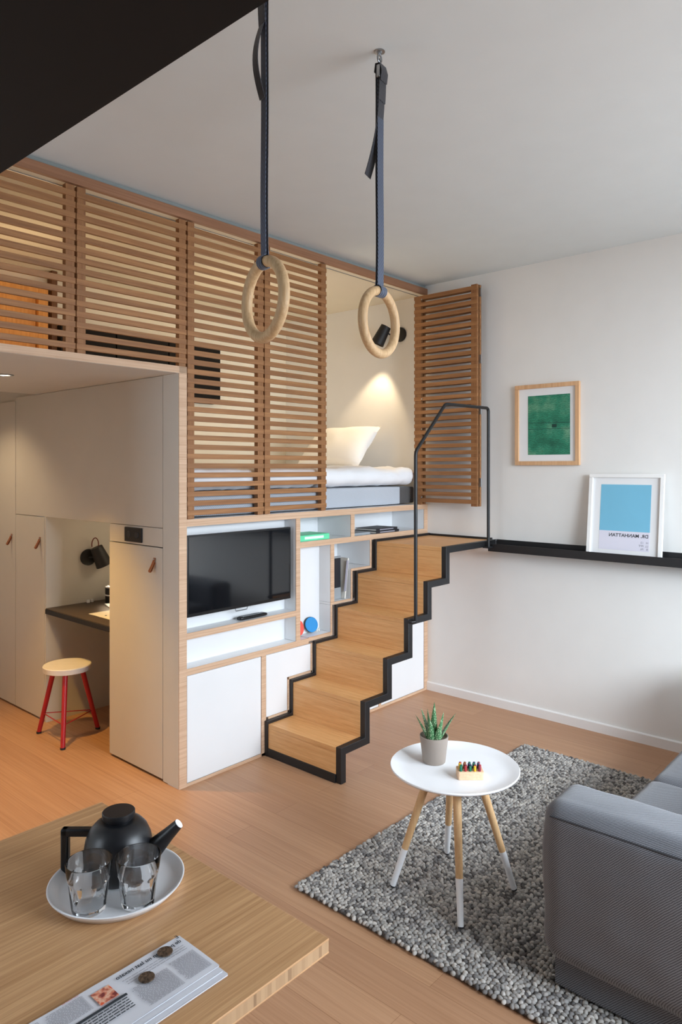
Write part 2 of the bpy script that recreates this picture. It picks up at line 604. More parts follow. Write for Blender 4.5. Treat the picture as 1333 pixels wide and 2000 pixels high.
    def done(self, name, mat, parent=None, bevel=0.0, seg=2, angle=40, smooth=True, subsurf=0):
        bm = self.bm
        bmesh.ops.recalc_face_normals(bm, faces=bm.faces[:])
        if parent is not None:
            off = WORLDLOC[parent.name]
        else:
            xs = [v.co.x for v in bm.verts]
            ys = [v.co.y for v in bm.verts]
            zs = [v.co.z for v in bm.verts]
            off = Vector(((min(xs) + max(xs)) / 2, (min(ys) + max(ys)) / 2, min(zs)))
        for v in bm.verts:
            v.co -= off
        me = bpy.data.meshes.new(name)
        bm.to_mesh(me)
        bm.free()
        me.materials.append(mat)
        if smooth:
            me.shade_smooth()
            me.set_sharp_from_angle(angle=R(angle))
        o = bpy.data.objects.new(name, me)
        COL.objects.link(o)
        if parent is not None:
            o.parent = parent
        else:
            o.location = off
        WORLDLOC[o.name] = Vector(off)
        if bevel:
            m = o.modifiers.new('soft_edges', 'BEVEL')
            m.width = bevel
            m.segments = seg
            m.limit_method = 'ANGLE'
            m.angle_limit = R(35)
        if subsurf:
            m = o.modifiers.new('smooth', 'SUBSURF')
            m.levels = m.render_levels = subsurf
        return o


def bx(name, mat, dims, parent=None, bevel=0.0, **kw):
    return B().box(*dims).done(name, mat, parent, bevel, **kw)


def struct(name, mat, dims, bevel=0.0):
    return tag(bx(name, mat, dims, None, bevel), kind='structure')


def text_mesh(name, body, size, mat, parent, origin, ux, uy, nrm, lift=0.0008, bold=0.0, align='LEFT'):
    """Lettering as a thin flat mesh: font x runs along ux, font y along uy."""
    cu = bpy.data.curves.new('lettering', 'FONT')
    cu.body = body
    cu.size = size
    cu.offset = bold
    cu.resolution_u = 3
    cu.align_x = align
    ob = bpy.data.objects.new('lettering', cu)
    COL.objects.link(ob)
    dg = bpy.context.evaluated_depsgraph_get()
    me = bpy.data.meshes.new_from_object(ob.evaluated_get(dg))
    bpy.data.objects.remove(ob)
    bpy.data.curves.remove(cu)
    off = WORLDLOC[parent.name]
    o3, ux, uy, nrm = Vector(origin), Vector(ux), Vector(uy), Vector(nrm)
    for v in me.vertices:
        v.co = o3 + ux * v.co.x + uy * v.co.y + nrm * lift - off
    me.name = name
    me.materials.clear()
    me.materials.append(mat)
    o = bpy.data.objects.new(name, me)
    COL.objects.link(o)
    o.parent = parent
    WORLDLOC[o.name] = Vector(off)
    return o


# ================================================================== THE ROOM
WX = 0.025          # right wall plane
struct('floor', M['floor'], (-6.2, WX, -4.6, 3.5, -0.08, 0.0))
struct('ceiling', M['ceil'], (-6.2, WX, -4.6, 1.6, 3.01, 3.10))
struct('wall_right', M['wall'], (WX, WX + 0.12, -4.6, 3.5, -0.08, 3.10))
b = B()
wx0, wx1, wz0, wz1 = -3.05, -0.10, 0.30, 2.62
tag(bx('wall_front_kitchen', M['darkwall'], (-6.2, wx0, -4.72, -4.6, -0.08, 3.1)), kind='structure')
b.box(wx1, WX + 0.12, -4.72, -4.6, -0.08, 3.1)
b.box(wx0, wx1, -4.72, -4.6, -0.08, wz0).box(wx0, wx1, -4.72, -4.6, wz1, 3.1)
tag(b.done('wall_front', M['wall'], None), kind='structure')
b = B()
for x in (wx0 + 0.025, -1.58, wx1 - 0.025):
    b.box(x - 0.025, x + 0.025, -4.69, -4.63, wz0, wz1)
for z in (wz0 + 0.025, wz1 - 0.025):
    b.box(wx0, wx1, -4.69, -4.63, z - 0.025, z + 0.025)
tag(b.done('window_1', M['black'], None), kind='structure')
struct('wall_kitchen', M['darkwall'], (-6.32, -6.2, -4.72, -1.5, -0.08, 3.1))
b = B()
b.box(-6.32, -6.2, -1.5, -1.3, -0.08, 3.1).box(-6.32, -6.2, -0.12, 0.12, -0.08, 3.1)
b.box(-6.32, -6.2, -1.3, -0.12, -0.08, 1.0).box(-6.32, -6.2, -1.3, -0.12, 2.6, 3.1)
tag(b.done('wall_left', M['wall'], None), kind='structure')
b = B()
for y in (-1.28, -0.71, -0.14):
    b.box(-6.29, -6.23, y - 0.02, y + 0.02, 1.0, 2.6)
for z in (1.02, 2.58):
    b.box(-6.29, -6.23, -1.3, -0.12, z - 0.02, z + 0.02)
tag(b.done('added_window', M['black'], None), kind='structure')  # unseen window, added to let in the left fill light
struct('wall_back_left', M['wall'], (-6.2, -3.36, 0.0, 0.12, -0.08, 3.10))
struct('wall_hall_left', M['wall'], (-3.46, -3.36, 0.12, 3.5, -0.08, 3.10))
struct('wall_hall_end', M['wall'], (-3.46, WX, 3.5, 3.6, -0.08, 3.10))
struct('ceiling_hall', M['loftwall'], (-3.36, -2.16, 1.60, 3.5, 2.42, 2.5))
struct('beam', M['beamblack'], (-4.10, -3.69, -4.6, -0.5, 2.30, 3.01))
b = B()
b.prism([(WX - 0.014, 0.0), (WX, 0.0), (WX, 0.062), (WX - 0.006, 0.062), (WX - 0.014, 0.056)], 'y', -4.6, -0.002)
tag(b.done('baseboard_right', M['skirt'], None), kind='structure')

# loft shell
struct('ceiling_loft', M['loftwall'], (-3.36, WX, 0.0225, 1.62, 2.94, 2.9835))
tag(B().box(-2.148, WX, 1.52, 1.62, 1.385, 2.94).box(-3.36, -2.148, 1.52, 1.585, 2.168, 2.94).done('wall_loft_back', M['loftwall'], None), kind='structure')
tag(B().box(-2.148, WX, 0.02, 1.52, 1.345, 1.383).done('loft_platform_floor', M['white'], None), kind='structure')
tag(B().box(-3.36, -2.15, 0.02, 1.585, 2.1362, 2.168).box(-3.36, -2.197, 0.004, 0.02, 2.1362, 2.168).box(-2.176, -2.15, 0.05, 1.52, 1.383, 2.1362).done('ceiling_passage', M['greige'], None), kind='structure')
struct('trim_4', M['bluegrey'], (-3.36, WX, 0.022, 0.07, 2.984, 3.009))               # recessed strip above the fascia
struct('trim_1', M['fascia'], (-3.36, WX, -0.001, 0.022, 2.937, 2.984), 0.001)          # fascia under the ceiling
struct('trim_2', M['ply_x'], (-3.36, -2.148, -0.001, 0.0035, 2.137, 2.172), 0.0005)   # edge over the passage
struct('trim_3', M['steel'], (-3.3, WX, 0.070, 0.074, 2.936, 2.9398))                   # door track

# ================================================================== SHELVING UNIT (front, y = 0)
unit = thing('shelving_unit', 'white wall unit with plywood edged open cubbies and flush doors beside the stairs', 'shelving unit', (-1.1, 0.15, 0))
T = 0.036
# boards: (x0,x1,z0,z1,depth)
boards = [
    (-2.196, -2.148, 0.0, 2.172, 0.10),    # left end
    (-0.020, 0.0245, 0.0, 1.345, 0.30),    # right end
    (-2.148, 0.0245, 1.3455, 1.383, 0.018), # under the bed
    (-2.148, -1.354, 0.760, 0.793, 0.10),  # TV shelf
    (-2.148, -1.245, 0.574, 0.608, 0.10),  # lower shelf
    (-1.354, -1.318, 0.608, 1.345, 0.30),
    (-1.318, -0.020, 1.165, 1.200, 0.30),
    (-0.850, -0.813, 1.200, 1.345, 0.30),
    (-1.046, -1.012, 0.797, 1.165, 0.30),
    (-1.632, -1.597, 0.0, 0.574, 0.10),
    (-2.148, -0.020, 0.0, 0.016, 0.10),
    (-1.245, -1.030, 0.588, 0.612, 0.10),
    (-1.046, -1.031, 0.612, 0.781, 0.10),
    (-1.046, -0.834, 0.781, 0.797, 0.30),
    (-0.849, -0.834, 0.797, 0.975, 0.30),
    (-0.849, -0.636, 0.975, 0.991, 0.30),
    (-0.651, -0.636, 0.991, 1.165, 0.30),
    (-0.557, -0.532, 0.016, 0.50, 0.10),
]
ply = B()
car = B()
for x0, x1, z0, z1, d in boards:
    ply.box(x0, x1, -0.001, 0.004, z0, z1)
    car.box(x0 + 0.0006, x1 - 0.0006, 0.004, d, z0 + 0.0006, z1 - 0.0006)
ply.done('plywood_edging', M['ply_x'], unit, 0.0006)
# stair shaped plywood lining of the left door and the run of the stairs
lin = B()
for i in range(1, 3):
    xa, za = -1.610 + 0.198 * (i - 1), 0.20 + 0.1935 * (i - 1)
    lin.box(xa + (0.03 if i == 1 else 0.0), xa + 0.198, -0.001, 0.02, za, za + 0.013)
    lin.box(xa + 0.198 - 0.014, xa + 0.198, -0.001, 0.02, za, za + 0.1935 if i < 2 else 0.574)
lin.done('door_lining', M['ply_x'], unit, 0.0006)
car.done('carcass_boards', M['white'], unit, 0.0)
bk = B()
bk.box(-2.148, -1.354, 0.10, 0.112, 0.0, 1.345)
bk.box(-1.354, -1.318, 0.10, 0.112, 0.0, 0.6)
bk.box(-1.318, -1.030, 0.10, 0.112, 0.0, 1.165)
bk.box(-1.318, WX, 0.30, 0.312, 0.64, 1.345)
bk.box(-1.030, -0.02, 0.30, 0.312, 0.0, 0.64)
bk.box(-1.03, -0.02, 0.02, 0.03, 0.0, 0.79)
bk.done('back_panel', M['white'], unit)
bx('door', M['white'], (-2.145, -1.635, 0.001, 0.018, 0.019, 0.571), unit, 0.0015)
b = B()
b.prism([(-1.594, 0.2145), (-1.4275, 0.2145), (-1.4275, 0.408), (-1.2285, 0.408), (-1.2285, 0.571), (-1.594, 0.571)], 'y', 0.001, 0.018)
b.done('door', M['white'], unit, 0.0015)
bx('door', M['white'], (-0.529, -0.023, 0.001, 0.018, 0.019, 1.10), unit, 0.0015)
bx('door', M['white'], (-1.594, -0.56, 0.001, 0.018, 0.019, 0.19), unit, 0.0015)

# ================================================================== STAIRS
N, X1, RUN, RISE, Z1 = 6, -1.600, 0.198, 0.1935, 0.188


def zigzag(x1, z1, t, xend):
    out, inn = [(x1, 0.0)], []
    for i in range(N):
        out.append((x1 + RUN * i, z1 + RISE * i))
        out.append((x1 + RUN * (i + 1) if i < N - 1 else xend, z1 + RISE * i))
    inn.append((xend, z1 + RISE * (N - 1) - t))
    for i in range(N - 1, -1, -1):
        inn.append((x1 + RUN * i + t, z1 + RISE * i - t))
        if i:
            inn.append((x1 + RUN * i + t, z1 + RISE * (i - 1) - t))
    inn.append((x1 + t, 0.0))
    return out + inn


stair = thing('staircase', 'bamboo staircase with black zigzag steel stringers climbing to the bed loft', 'staircase', (-1.1, -0.29, 0))
B().prism(zigzag(X1, Z1, 0.040, WX - 0.003), 'y', -0.580, -0.545).done('outer_stringer', M['black'], stair, 0.0015)
B().prism(zigzag(X1 - 0.010, Z1 + 0.012, 0.030, WX - 0.003), 'y', -0.026, -0.003).done('inner_stringer', M['black'], stair, 0.0015)
b = B().box(X1 - 0.008, X1 + 0.03, -0.545, -0.026, 0.0, 0.046)
b.done('steel_crossbar', M['black'], stair, 0.0015)
bx('wall_angle', M['black'], (0.006, WX - 0.001, -0.545, -0.026, 1.115, 1.166), stair, 0.001)
for i in range(N):
    x, z = X1 + RUN * i, Z1 + RISE * i
    xe = x + RUN if i < N - 1 else 0.005
    bx('tread', M['bamboo_y'], (x - 0.002, xe + 0.018, -0.545, -0.026, z - 0.028, z - 0.004), stair, 0.001)
    zb = 0.046 if i == 0 else z - RISE - 0.004
    bx('riser', M['bamboo_y'], (x - 0.002, x + 0.018, -0.545, -0.026, zb + 0.0005, z - 0.0285), stair, 0.0)

rail = thing('handrail', 'thin black tubular handrail with sloping top bolted to the stair side', 'handrail', (-0.96, -0.605, 0.74))


def fillet(pts, r, n=5):
    pts = [Vector(p) for p in pts]
    out = [pts[0]]
    for a, p, c in zip(pts, pts[1:], pts[2:]):
        d0, d1 = (a - p).normalized(), (c - p).normalized()
        s, e = p + d0 * r, p + d1 * r
        for k in range(n + 1):
            t = k / n
            out.append(s * (1 - t) ** 2 + p * 2 * t * (1 - t) + e * t * t)
    out.append(pts[-1])
    return out


B().tube(fillet([(-0.970, -0.605, 0.742), (-0.970, -0.605, 1.746), (-0.655, -0.605, 2.046), (-0.135, -0.605, 2.052), (-0.135, -0.605, 1.118)], 0.028), 0.0105, 14).done('rail_tube', M['black'], rail)
B().tube([(-0.970, -0.605, 0.752), (-0.970, -0.579, 0.752)], 0.009, 12).tube([(-0.970, -0.606, 0.752), (-1.0, -0.596, 0.752), (-1.006, -0.579, 0.752)], 0.008, 10).done('lower_bracket', M['black'], rail)
B().box(-0.165, -0.105, -0.622, -0.579, 1.112, 1.122).done('base_plate', M['black'], rail, 0.001)

# ================================================================== LEDGE ON THE RIGHT WALL
ledge = thing('picture_ledge', 'long black steel picture ledge along the white wall from the stair landing', 'ledge', (WX - 0.06, -2.2, 1.088))
yA, yB = -0.583, -4.2
bx('back_plate', M['black'], (WX - 0.007, WX - 0.001, yB, yA, 1.094, 1.158), ledge, 0.001)
bx('bottom_plate', M['black'], (-0.095, WX - 0.001, yB, yA, 1.086, 1.094), ledge, 0.001)
bx('front_lip', M['black'], (-0.102, -0.095, yB, yA, 1.086, 1.137), ledge, 0.001)
B().lathe((-0.075, -0.625, 1.094), [(0.0, 0), (0.005, 0), (0.005, 0.062), (0.011, 0.064), (0.011, 0.072), (0.0, 0.074)], 14).done('locking_pin', M['black'], ledge)

# ================================================================== SLATTED SCREENS
ZB, PITCH, ST = 1.402, 0.0492, 0.027
SY0, SY1 = 0.000, 0.016       # slat depth range (front plane panels)


def slat_panel(name, x0, x1, k0, label, ztop=2.930, group='slatted oak screens', y0=SY0, y1=SY1):
    zbase = ZB + PITCH * k0 - (PITCH - ST) + 0.003
    t = thing(name, label, 'slatted screen', ((x0 + x1) / 2, (y0 + y1) / 2, zbase), group)
    s = B()
    for k in range(k0, 31):
        z = ZB + PITCH * k
        s.box(x0, x1, y0, y1, z, z + ST)
    s.done('slats', M['slat'], t, 0.0012)
    for xa, xb in ((x0 + 0.004, x0 + 0.046), (x1 - 0.046, x1 - 0.004)):
        B().box(xa, xb, y0 + 0.003, y0 + 0.033, zbase + 0.001, ztop).done('stile', M['stile'], t, 0.001)
    return t


slat_panel('slatted_screen', -3.362 + 0.004, -2.757, 16, 'short oak slat screen over the passage with the pine cabinet behind it')
slat_panel('slatted_screen', -2.753, -2.148, 16, 'short oak slat screen over the passage with the black cupboard behind it')
slat_panel('slatted_screen', -2.144, -1.611, 0, 'tall oak slat screen standing directly above the television')
slat_panel('slatted_screen', -1.607, -1.083, 0, 'tall oak slat screen standing at the edge of the open bed end')


def side_panel(x0, x1, label):
    y0, y1 = 0.030, -0.500
    t = thing('slatted_screen', label, 'slatted screen', ((x0 + x1) / 2, (y0 + y1) / 2, ZB - 0.018), 'slatted oak screens')
    s = B()
    for k in range(31):
        z = ZB + PITCH * k
        s.box(x0, x0 + 0.018, y1, y0, z, z + ST)
    s.done('slats', M['slat_y'], t, 0.0012)
    for ya, yb in ((y0 - 0.060, y0 - 0.004), (y1 + 0.004, y1 + 0.050)):
        B().box(x0 + 0.003, x1 - 0.002, ya, yb, ZB - 0.018, 2.915 if ya < -0.2 else 2.905).done('stile', M['stile'], t, 0.001)
    return t


e1 = side_panel(-0.105, -0.075, 'oak slat screen folded back beside the bed opening, facing the room')
e2 = side_panel(-0.070, -0.040, 'oak slat screen folded flat against the right wall behind another')
for z in (1.55, 2.05, 2.40, 2.86):
    B().box(-0.0751, -0.0699, -0.510, -0.494, z - 0.03, z + 0.03).tube([(-0.0725, -0.511, z - 0.03), (-0.0725, -0.511, z + 0.03)], 0.004, 8).done('hinge', M['steel'], e1)
for z in (1.425, 1.92, 2.14, 2.865):
    B().lathe((-0.1052, -0.040, z + 0.012), [(0, 0.006), (0.005, 0.005), (0.006, 0.0)], 10, (-1, 0, 0)).done('bolt', M['steel'], e1)

# ================================================================== BUILT-IN WARDROBE along the passage (x = -2.19)
SX = -2.196
ward = thing('built_in_wardrobe', 'warm grey built-in wardrobe wall with flush doors and a desk niche along the passage', 'wardrobe', (-2.0, 1.3, 0))
bx('end_panel', M['greige'], (SX - 0.0005, SX + 0.018, 0.004, 0.1415, 0.004, 2.136), ward, 0.001)
bx('upper_panel', M['greige'], (SX, SX + 0.018, 0.1445, 1.893, 1.334, 2.1345), ward, 0.001)
bx('fascia_panel', M['greige'], (SX, SX + 0.018, 0.1445, 0.669, 1.232, 1.331), ward, 0.001)
d1 = bx('door', M['greige'], (SX - 0.001, SX + 0.018, 0.1445, 0.671, 0.014, 1.227), ward, 0.001)
d2 = bx('door', M['greige'], (SX - 0.001, SX + 0.018, 1.470, 1.893, 0.014, 1.330), ward, 0.001)
d3 = bx('door', M['greige'], (SX - 0.001, SX + 0.018, 1.897, 2.60, 0.014, 2.110), ward, 0.001)
bx('niche_side', M['greige'], (SX + 0.001, -1.50, 1.4505, 1.468, 0.0, 1.333), ward)
bx('niche_side', M['greige'], (SX + 0.019, -1.50, 0.655, 0.669, 0.0, 1.333), ward)
bx('niche_back', M['greige'], (-1.50, -1.485, 0.655, 1.468, 0.0, 1.333), ward)
bx('niche_top', M['greige'], (SX + 0.019, -1.485, 0.655, 1.468, 1.334, 1.344), ward)
bx('side_panel', M['greige'], (SX + 0.019, SX + 0.03, 1.64, 3.49, 0.0, 2.415), ward)
bx('plinth', M['beamblack'], (SX + 0.020, SX + 0.03, 0.15, 0.655, 0.0, 0.014), ward)


def pull(door, y, z):
    """Leather tab folded into a loop, hung from a brass pin."""
    pts = [(SX - 0.002, y, z + 0.012), (SX - 0.006, y, z), (SX - 0.016, y, z - 0.022), (SX - 0.030, y, z - 0.046),
           (SX - 0.036, y, z - 0.056), (SX - 0.032, y, z - 0.062), (SX - 0.024, y, z - 0.056), (SX - 0.013, y, z - 0.034), (SX - 0.003, y, z - 0.012)]
    h = B().tube(pts, 0, flat=((0, 1, 0), 0.018, 0.0035)).done('handle', M['leather'], door, 0.0006)
    h['label'] = 'folded tan leather pull tab'
    B().lathe((SX - 0.004, y, z + 0.004), [(0, 0.006), (0.004, 0.005), (0.005, 0.0)], 10, (-1, 0, 0)).done('pin', M['steel'], h)


pull(d1, 0.215, 1.160)
pull(d2, 1.530, 1.185)
pull(d3, 1.955, 1.180)
sock = thing('wall_control', 'small square black control plate above the grey cupboard door', 'wall control', (SX, 0.416, 1.243))
bx('cover_plate', M['lampblack'], (SX - 0.010, SX - 0.0005, 0.332, 0.500, 1.243, 1.322), sock, 0.002)
B().lathe((SX - 0.010, 0.375, 1.283), [(0, 0.004), (0.017, 0.004), (0.019, 0.0)], 20, (-1, 0, 0)).done('dial', M['blackcover'], sock)
B().lathe((SX - 0.010, 0.455, 1.283), [(0, 0.002), (0.017, 0.002), (0.019, 0.0)], 20, (-1, 0, 0)).done('dial', M['blackcover'], sock)

dl = thing('ceiling_downlight', 'small round recessed downlight glowing in the passage ceiling', 'downlight', (-2.76, 0.734, 2.136))
B().lathe((-2.76, 0.734, 2.136), [(0.030, -0.0005), (0.042, -0.0005), (0.043, -0.004), (0.030, -0.005), (0.029, -0.0005)], 28).done('trim_ring', M['steel'], dl)
B().lathe((-2.76, 0.734, 2.1345), [(0, 0), (0.029, 0)], 24).done('lens', M['lens'], dl)

# desk and what stands on it
desk = thing('desk', 'dark desk slab built into the niche behind the red stool', 'desk', (-1.85, 1.06, 0.708))
bx('worktop', M['desk'], (-2.198, -1.502, 0.671, 1.449, 0.735, 0.741), desk)
bx('edge_band', M['deskedge'], (-2.202, -1.502, 0.671, 1.449, 0.706, 0.7348), desk, 0.001)
can = thing('coffee_canister', 'black canister with white lid on the desk, half hidden by the cupboard', 'canister', (-1.80, 1.30, 0.741))
B().lathe((-1.80, 1.30, 0.741), [(0, 0), (0.052, 0), (0.054, 0.004), (0.054, 0.105), (0, 0.105)], 32).done('body', M['lampblack'], can)
B().lathe((-1.80, 1.30, 0.741), [(0.0545, 0.052), (0.0555, 0.052), (0.0555, 0.060), (0.0545, 0.060), (0.0545, 0.052)], 32).done('label_band', M['ceramic'], can)
B().lathe((-1.80, 1.30, 0.846), [(0, 0.012), (0.05, 0.012), (0.056, 0.008), (0.056, 0.0002), (0, 0.0002)], 32).done('lid', M['ceramic'], can)
tr = thing('desk_tray', 'small white tray lying before the black canister', 'tray', (-1.80, 1.16, 0.741))
B().prism([(-1.93, 1.12), (-1.72, 1.06), (-1.68, 1.20), (-1.89, 1.26)], 'z', 0.7415, 0.751).done('tray_body', M['ceramic'], tr, 0.003)
nb = thing('folder', 'pale folder lying on the desk under the lamp pool', 'folder', (-2.03, 0.95, 0.741))
B().prism([(-2.11, 1.065), (-2.11, 0.80), (-1.92, 0.80), (-1.92, 1.065)], 'z', 0.7415, 0.7455).done('cover', M['pages'], nb, 0.0015)
B().lathe((-2.07, 0.93, 0.7455), [(0, 0.003), (0.006, 0.002), (0.007, 0)], 12).done('button', M['blackcover'], nb)
for k, (x, y) in enumerate(((-1.915, 1.425), (-1.885, 1.43))):
    tag(B().lathe((x, y, 0.741), [(0, 0), (0.011, 0), (0.012, 0.004), (0.011, 0.018), (0.004, 0.020), (0, 0.020)], 16).done('desk_cup', M['ceramic'], None),
        ('left' if k == 0 else 'right') + ' one of two tiny pale pots at the back of the desk', 'pot', 'tiny desk pots')


def wall_lamp(name, label, wall_pt, n, head_c, head_dir, r0, r1, ln, hook=None, base_r=0.055):
    """Disc wall plate, short stem and an open cone shade with a lit bulb."""
    t = thing(name, label, 'wall lamp', wall_pt)
    w, n = Vector(wall_pt), Vector(n)
    B().lathe(w, [(0, 0.022), (base_r * 0.8, 0.022), (base_r, 0.014), (base_r, 0.001), (0, 0.001)], 32, n).done('wall_plate', M['lampblack'], t)
    h, d = Vector(head_c), Vector(head_dir).normalized()
    B().tube([w + n * 0.02, (w + n * 0.02 + h) / 2, h - d * ln * 0.25], 0.006, 10).done('stem', M['lampblack'], t)
    s = B().lathe(h, [(0, -ln / 2), (r0, -ln / 2), (r0 + (r1 - r0) * 0.5, 0), (r1, ln / 2), (r1 - 0.003, ln / 2), (r0 + (r1 - r0) * 0.5 - 0.003, 0), (r0 - 0.003, -ln / 2 + 0.003), (0, -ln / 2 + 0.003)], 36, d).done('shade', M['lampblack'], t)
    B().lathe(h, [(0, -ln * 0.2), (0.012, -ln * 0.15), (0.017, ln * 0.05), (0.012, ln * 0.2), (0, ln * 0.23)], 16, d).done('bulb', M['bulb'], s)
    if hook:
        hc, hu, rr = hook
        hc, hu = Vector(hc), Vector(hu).normalized()
        pts = [hc + hu * math.cos(a) * rr * 0.55 + Vector((0, 0, 1)) * math.sin(a) * rr for a in [math.pi * k / 10 - 0.3 + 0.06 * k for k in range(11)]]
        B().tube(pts, 0.0035, 8).done('cord_loop', M['darkred'], t)
    return t


wall_lamp('desk_lamp', 'black cone wall lamp hung above the dark desk', (-1.905, 1.4500, 1.045), (0, -1, 0), (-1.865, 1.355, 1.055), (0.32, -0.12, -0.80),
          0.040, 0.055, 0.135, ((-1.895, 1.37, 1.135), (1, 0, 0), 0.045))
wall_lamp('bed_lamp', 'black cone reading lamp on the white wall above the pillow', (WX, 0.250, 2.675), (-1, 0, 0), (-0.085, 0.350, 2.668), (-0.25, 0.36, -0.85),
          0.040, 0.052, 0.150, None, 0.055)

# ================================================================== BED LOFT
bed = thing('bed', 'blue grey upholstered bed base on the loft platform under a white duvet', 'bed', (-1.1, 0.75, 1.383))
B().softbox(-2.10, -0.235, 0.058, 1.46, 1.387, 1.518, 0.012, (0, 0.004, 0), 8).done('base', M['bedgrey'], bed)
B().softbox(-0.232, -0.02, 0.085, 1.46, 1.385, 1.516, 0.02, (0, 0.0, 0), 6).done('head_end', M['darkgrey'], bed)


def duvet_pt(u, v):
    a = 2 * math.pi * u
    return a


dvb = B().softbox(-2.12, -0.035, 0.056, 1.47, 1.527, 1.652, 0.056, (0.0, 0.006, 0.010), 60)
for v in dvb.bm.verts:
    hgt = (v.co.z - 1.527) / 0.13
    front = max(0.0, 1 - (v.co.y - 0.056) / 0.12)
    v.co.z += hgt * 0.016 * mnoise.noise(v.co * 7) + hgt * 0.008 * mnoise.noise(v.co * 19)
    v.co.y -= front * (0.006 + 0.012 * mnoise.noise(Vector((v.co.x * 16, v.co.z * 9, 4))))
    v.co.z += front * max(0, 0.35 - hgt) * 0.05 * mnoise.noise(Vector((v.co.x * 22, 1, 7)))
dv = dvb.done('duvet', M['duvet'], None, angle=80)
tag(dv, 'puffy white duvet spread over the loft bed', 'duvet')


def pillow(name, label, c, u, v, n, w, h, th, mat):
    c, u, v, n = Vector(c), Vector(u).normalized(), Vector(v).normalized(), Vector(n).normalized()
    b = B()
    NN = 22
    for side in (1, -1):
        def f(a, e, side=side):
            s, t = a * 2 - 1, e * 2 - 1
            k = ((1 - abs(s) ** 2.6) * (1 - abs(t) ** 2.6))
            k = max(k, 0) ** 0.55
            pin = 1 - 0.10 * (1 - abs(t)) * abs(s) ** 3 - 0.0
            pin2 = 1 - 0.10 * (1 - abs(s)) * abs(t) ** 3
            p = c + u * s * w / 2 * pin + v * t * h / 2 * pin2 + n * side * th / 2 * k
            nz = mnoise.noise(p * 8 + Vector((side, 2, 5)))
            return p + n * side * nz * 0.012 * k
        b.grid(NN, NN, f)
    bmesh.ops.remove_doubles(b.bm, verts=b.bm.verts[:], dist=0.0008)
    return tag(b.done(name, mat, None, angle=80), label, 'pillow')


vv = Vector((0.27, 0.0, 0.30)).normalized()
nn = Vector((-0.30, 0.0, 0.27)).normalized()
pillow('pillow', 'plump white pillow leaning on the wall at the open bed end', (-0.212, 0.69, 1.815), (0, 1, 0), vv, nn, 0.66, 0.42, 0.17, M['pillow'])
vv2 = Vector((0.20, 0.0, 0.32)).normalized()
nn2 = Vector((-0.32, 0.0, 0.20)).normalized()

# dark cupboard and pine door at the back of the loft
nich = thing('wall_cupboard', 'long black wall cupboard on the loft back wall behind the oak slats', 'cupboard', (-1.45, 1.47, 2.16))
bx('carcass', M['niche'], (-2.12, -0.795, 1.425, 1.517, 2.158, 2.585), nich, 0.002)
for xa, xb in ((-2.116, -1.718), (-1.708, -1.286), (-1.276, -0.80)):
    bx('door', M['niche'], (xa, xb, 1.409, 1.4245, 2.162, 2.581), nich, 0.002)
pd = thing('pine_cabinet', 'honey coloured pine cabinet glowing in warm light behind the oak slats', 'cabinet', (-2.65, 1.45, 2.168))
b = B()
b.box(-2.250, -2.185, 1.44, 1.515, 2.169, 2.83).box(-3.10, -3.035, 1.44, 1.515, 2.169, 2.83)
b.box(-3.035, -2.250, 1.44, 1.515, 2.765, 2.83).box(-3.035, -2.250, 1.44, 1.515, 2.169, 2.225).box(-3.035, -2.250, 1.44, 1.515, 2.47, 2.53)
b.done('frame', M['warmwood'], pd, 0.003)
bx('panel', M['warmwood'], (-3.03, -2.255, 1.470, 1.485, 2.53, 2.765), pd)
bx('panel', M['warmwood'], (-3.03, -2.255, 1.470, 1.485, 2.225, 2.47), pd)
tag(bx('wooden_post', M['darkwood'], (-2.156, -2.118, 1.45, 1.515, 2.169, 2.938), None, 0.002), 'slim dark brown wooden post between pine cabinet and black cupboard', 'post')

# ================================================================== TELEVISION and cubby things
tv = thing('television', 'flat black television mounted in the large white cubby', 'television', (-1.755, 0.05, 0.869))
bx('bezel', M['tvframe'], (-2.132, -1.378, 0.020, 0.050, 0.868, 1.296), tv, 0.003)
bx('screen', M['screen'], (-2.122, -1.388, 0.0185, 0.0202, 0.886, 1.286), tv)
bx('wall_mount', M['tvframe'], (-1.95, -1.55, 0.050, 0.0995, 0.95, 1.20), tv)
B().tube([(-1.80, 0.03, 0.868), (-1.795, 0.03, 0.852), (-1.715, 0.03, 0.852), (-1.71, 0.03, 0.868)], 0.0025, 8).done('logo_tab', M['steel'], tv)
rc = thing('remote_control', 'slim black remote control on the shelf under the television', 'remote control', (-1.66, 0.045, 0.793))
B().softbox(-1.765, -1.562, 0.022, 0.066, 0.7935, 0.812, 0.009, (0, 0, 0.001), 10).done('body', M['tvframe'], rc)
b = B()
for i in range(12):
    for j in range(3):
        b.box(-1.745 + i * 0.0125, -1.738 + i * 0.0125, 0.028 + j * 0.012, 0.035 + j * 0.012, 0.811, 0.8135)
b.done('buttons', M['greycover'], rc)


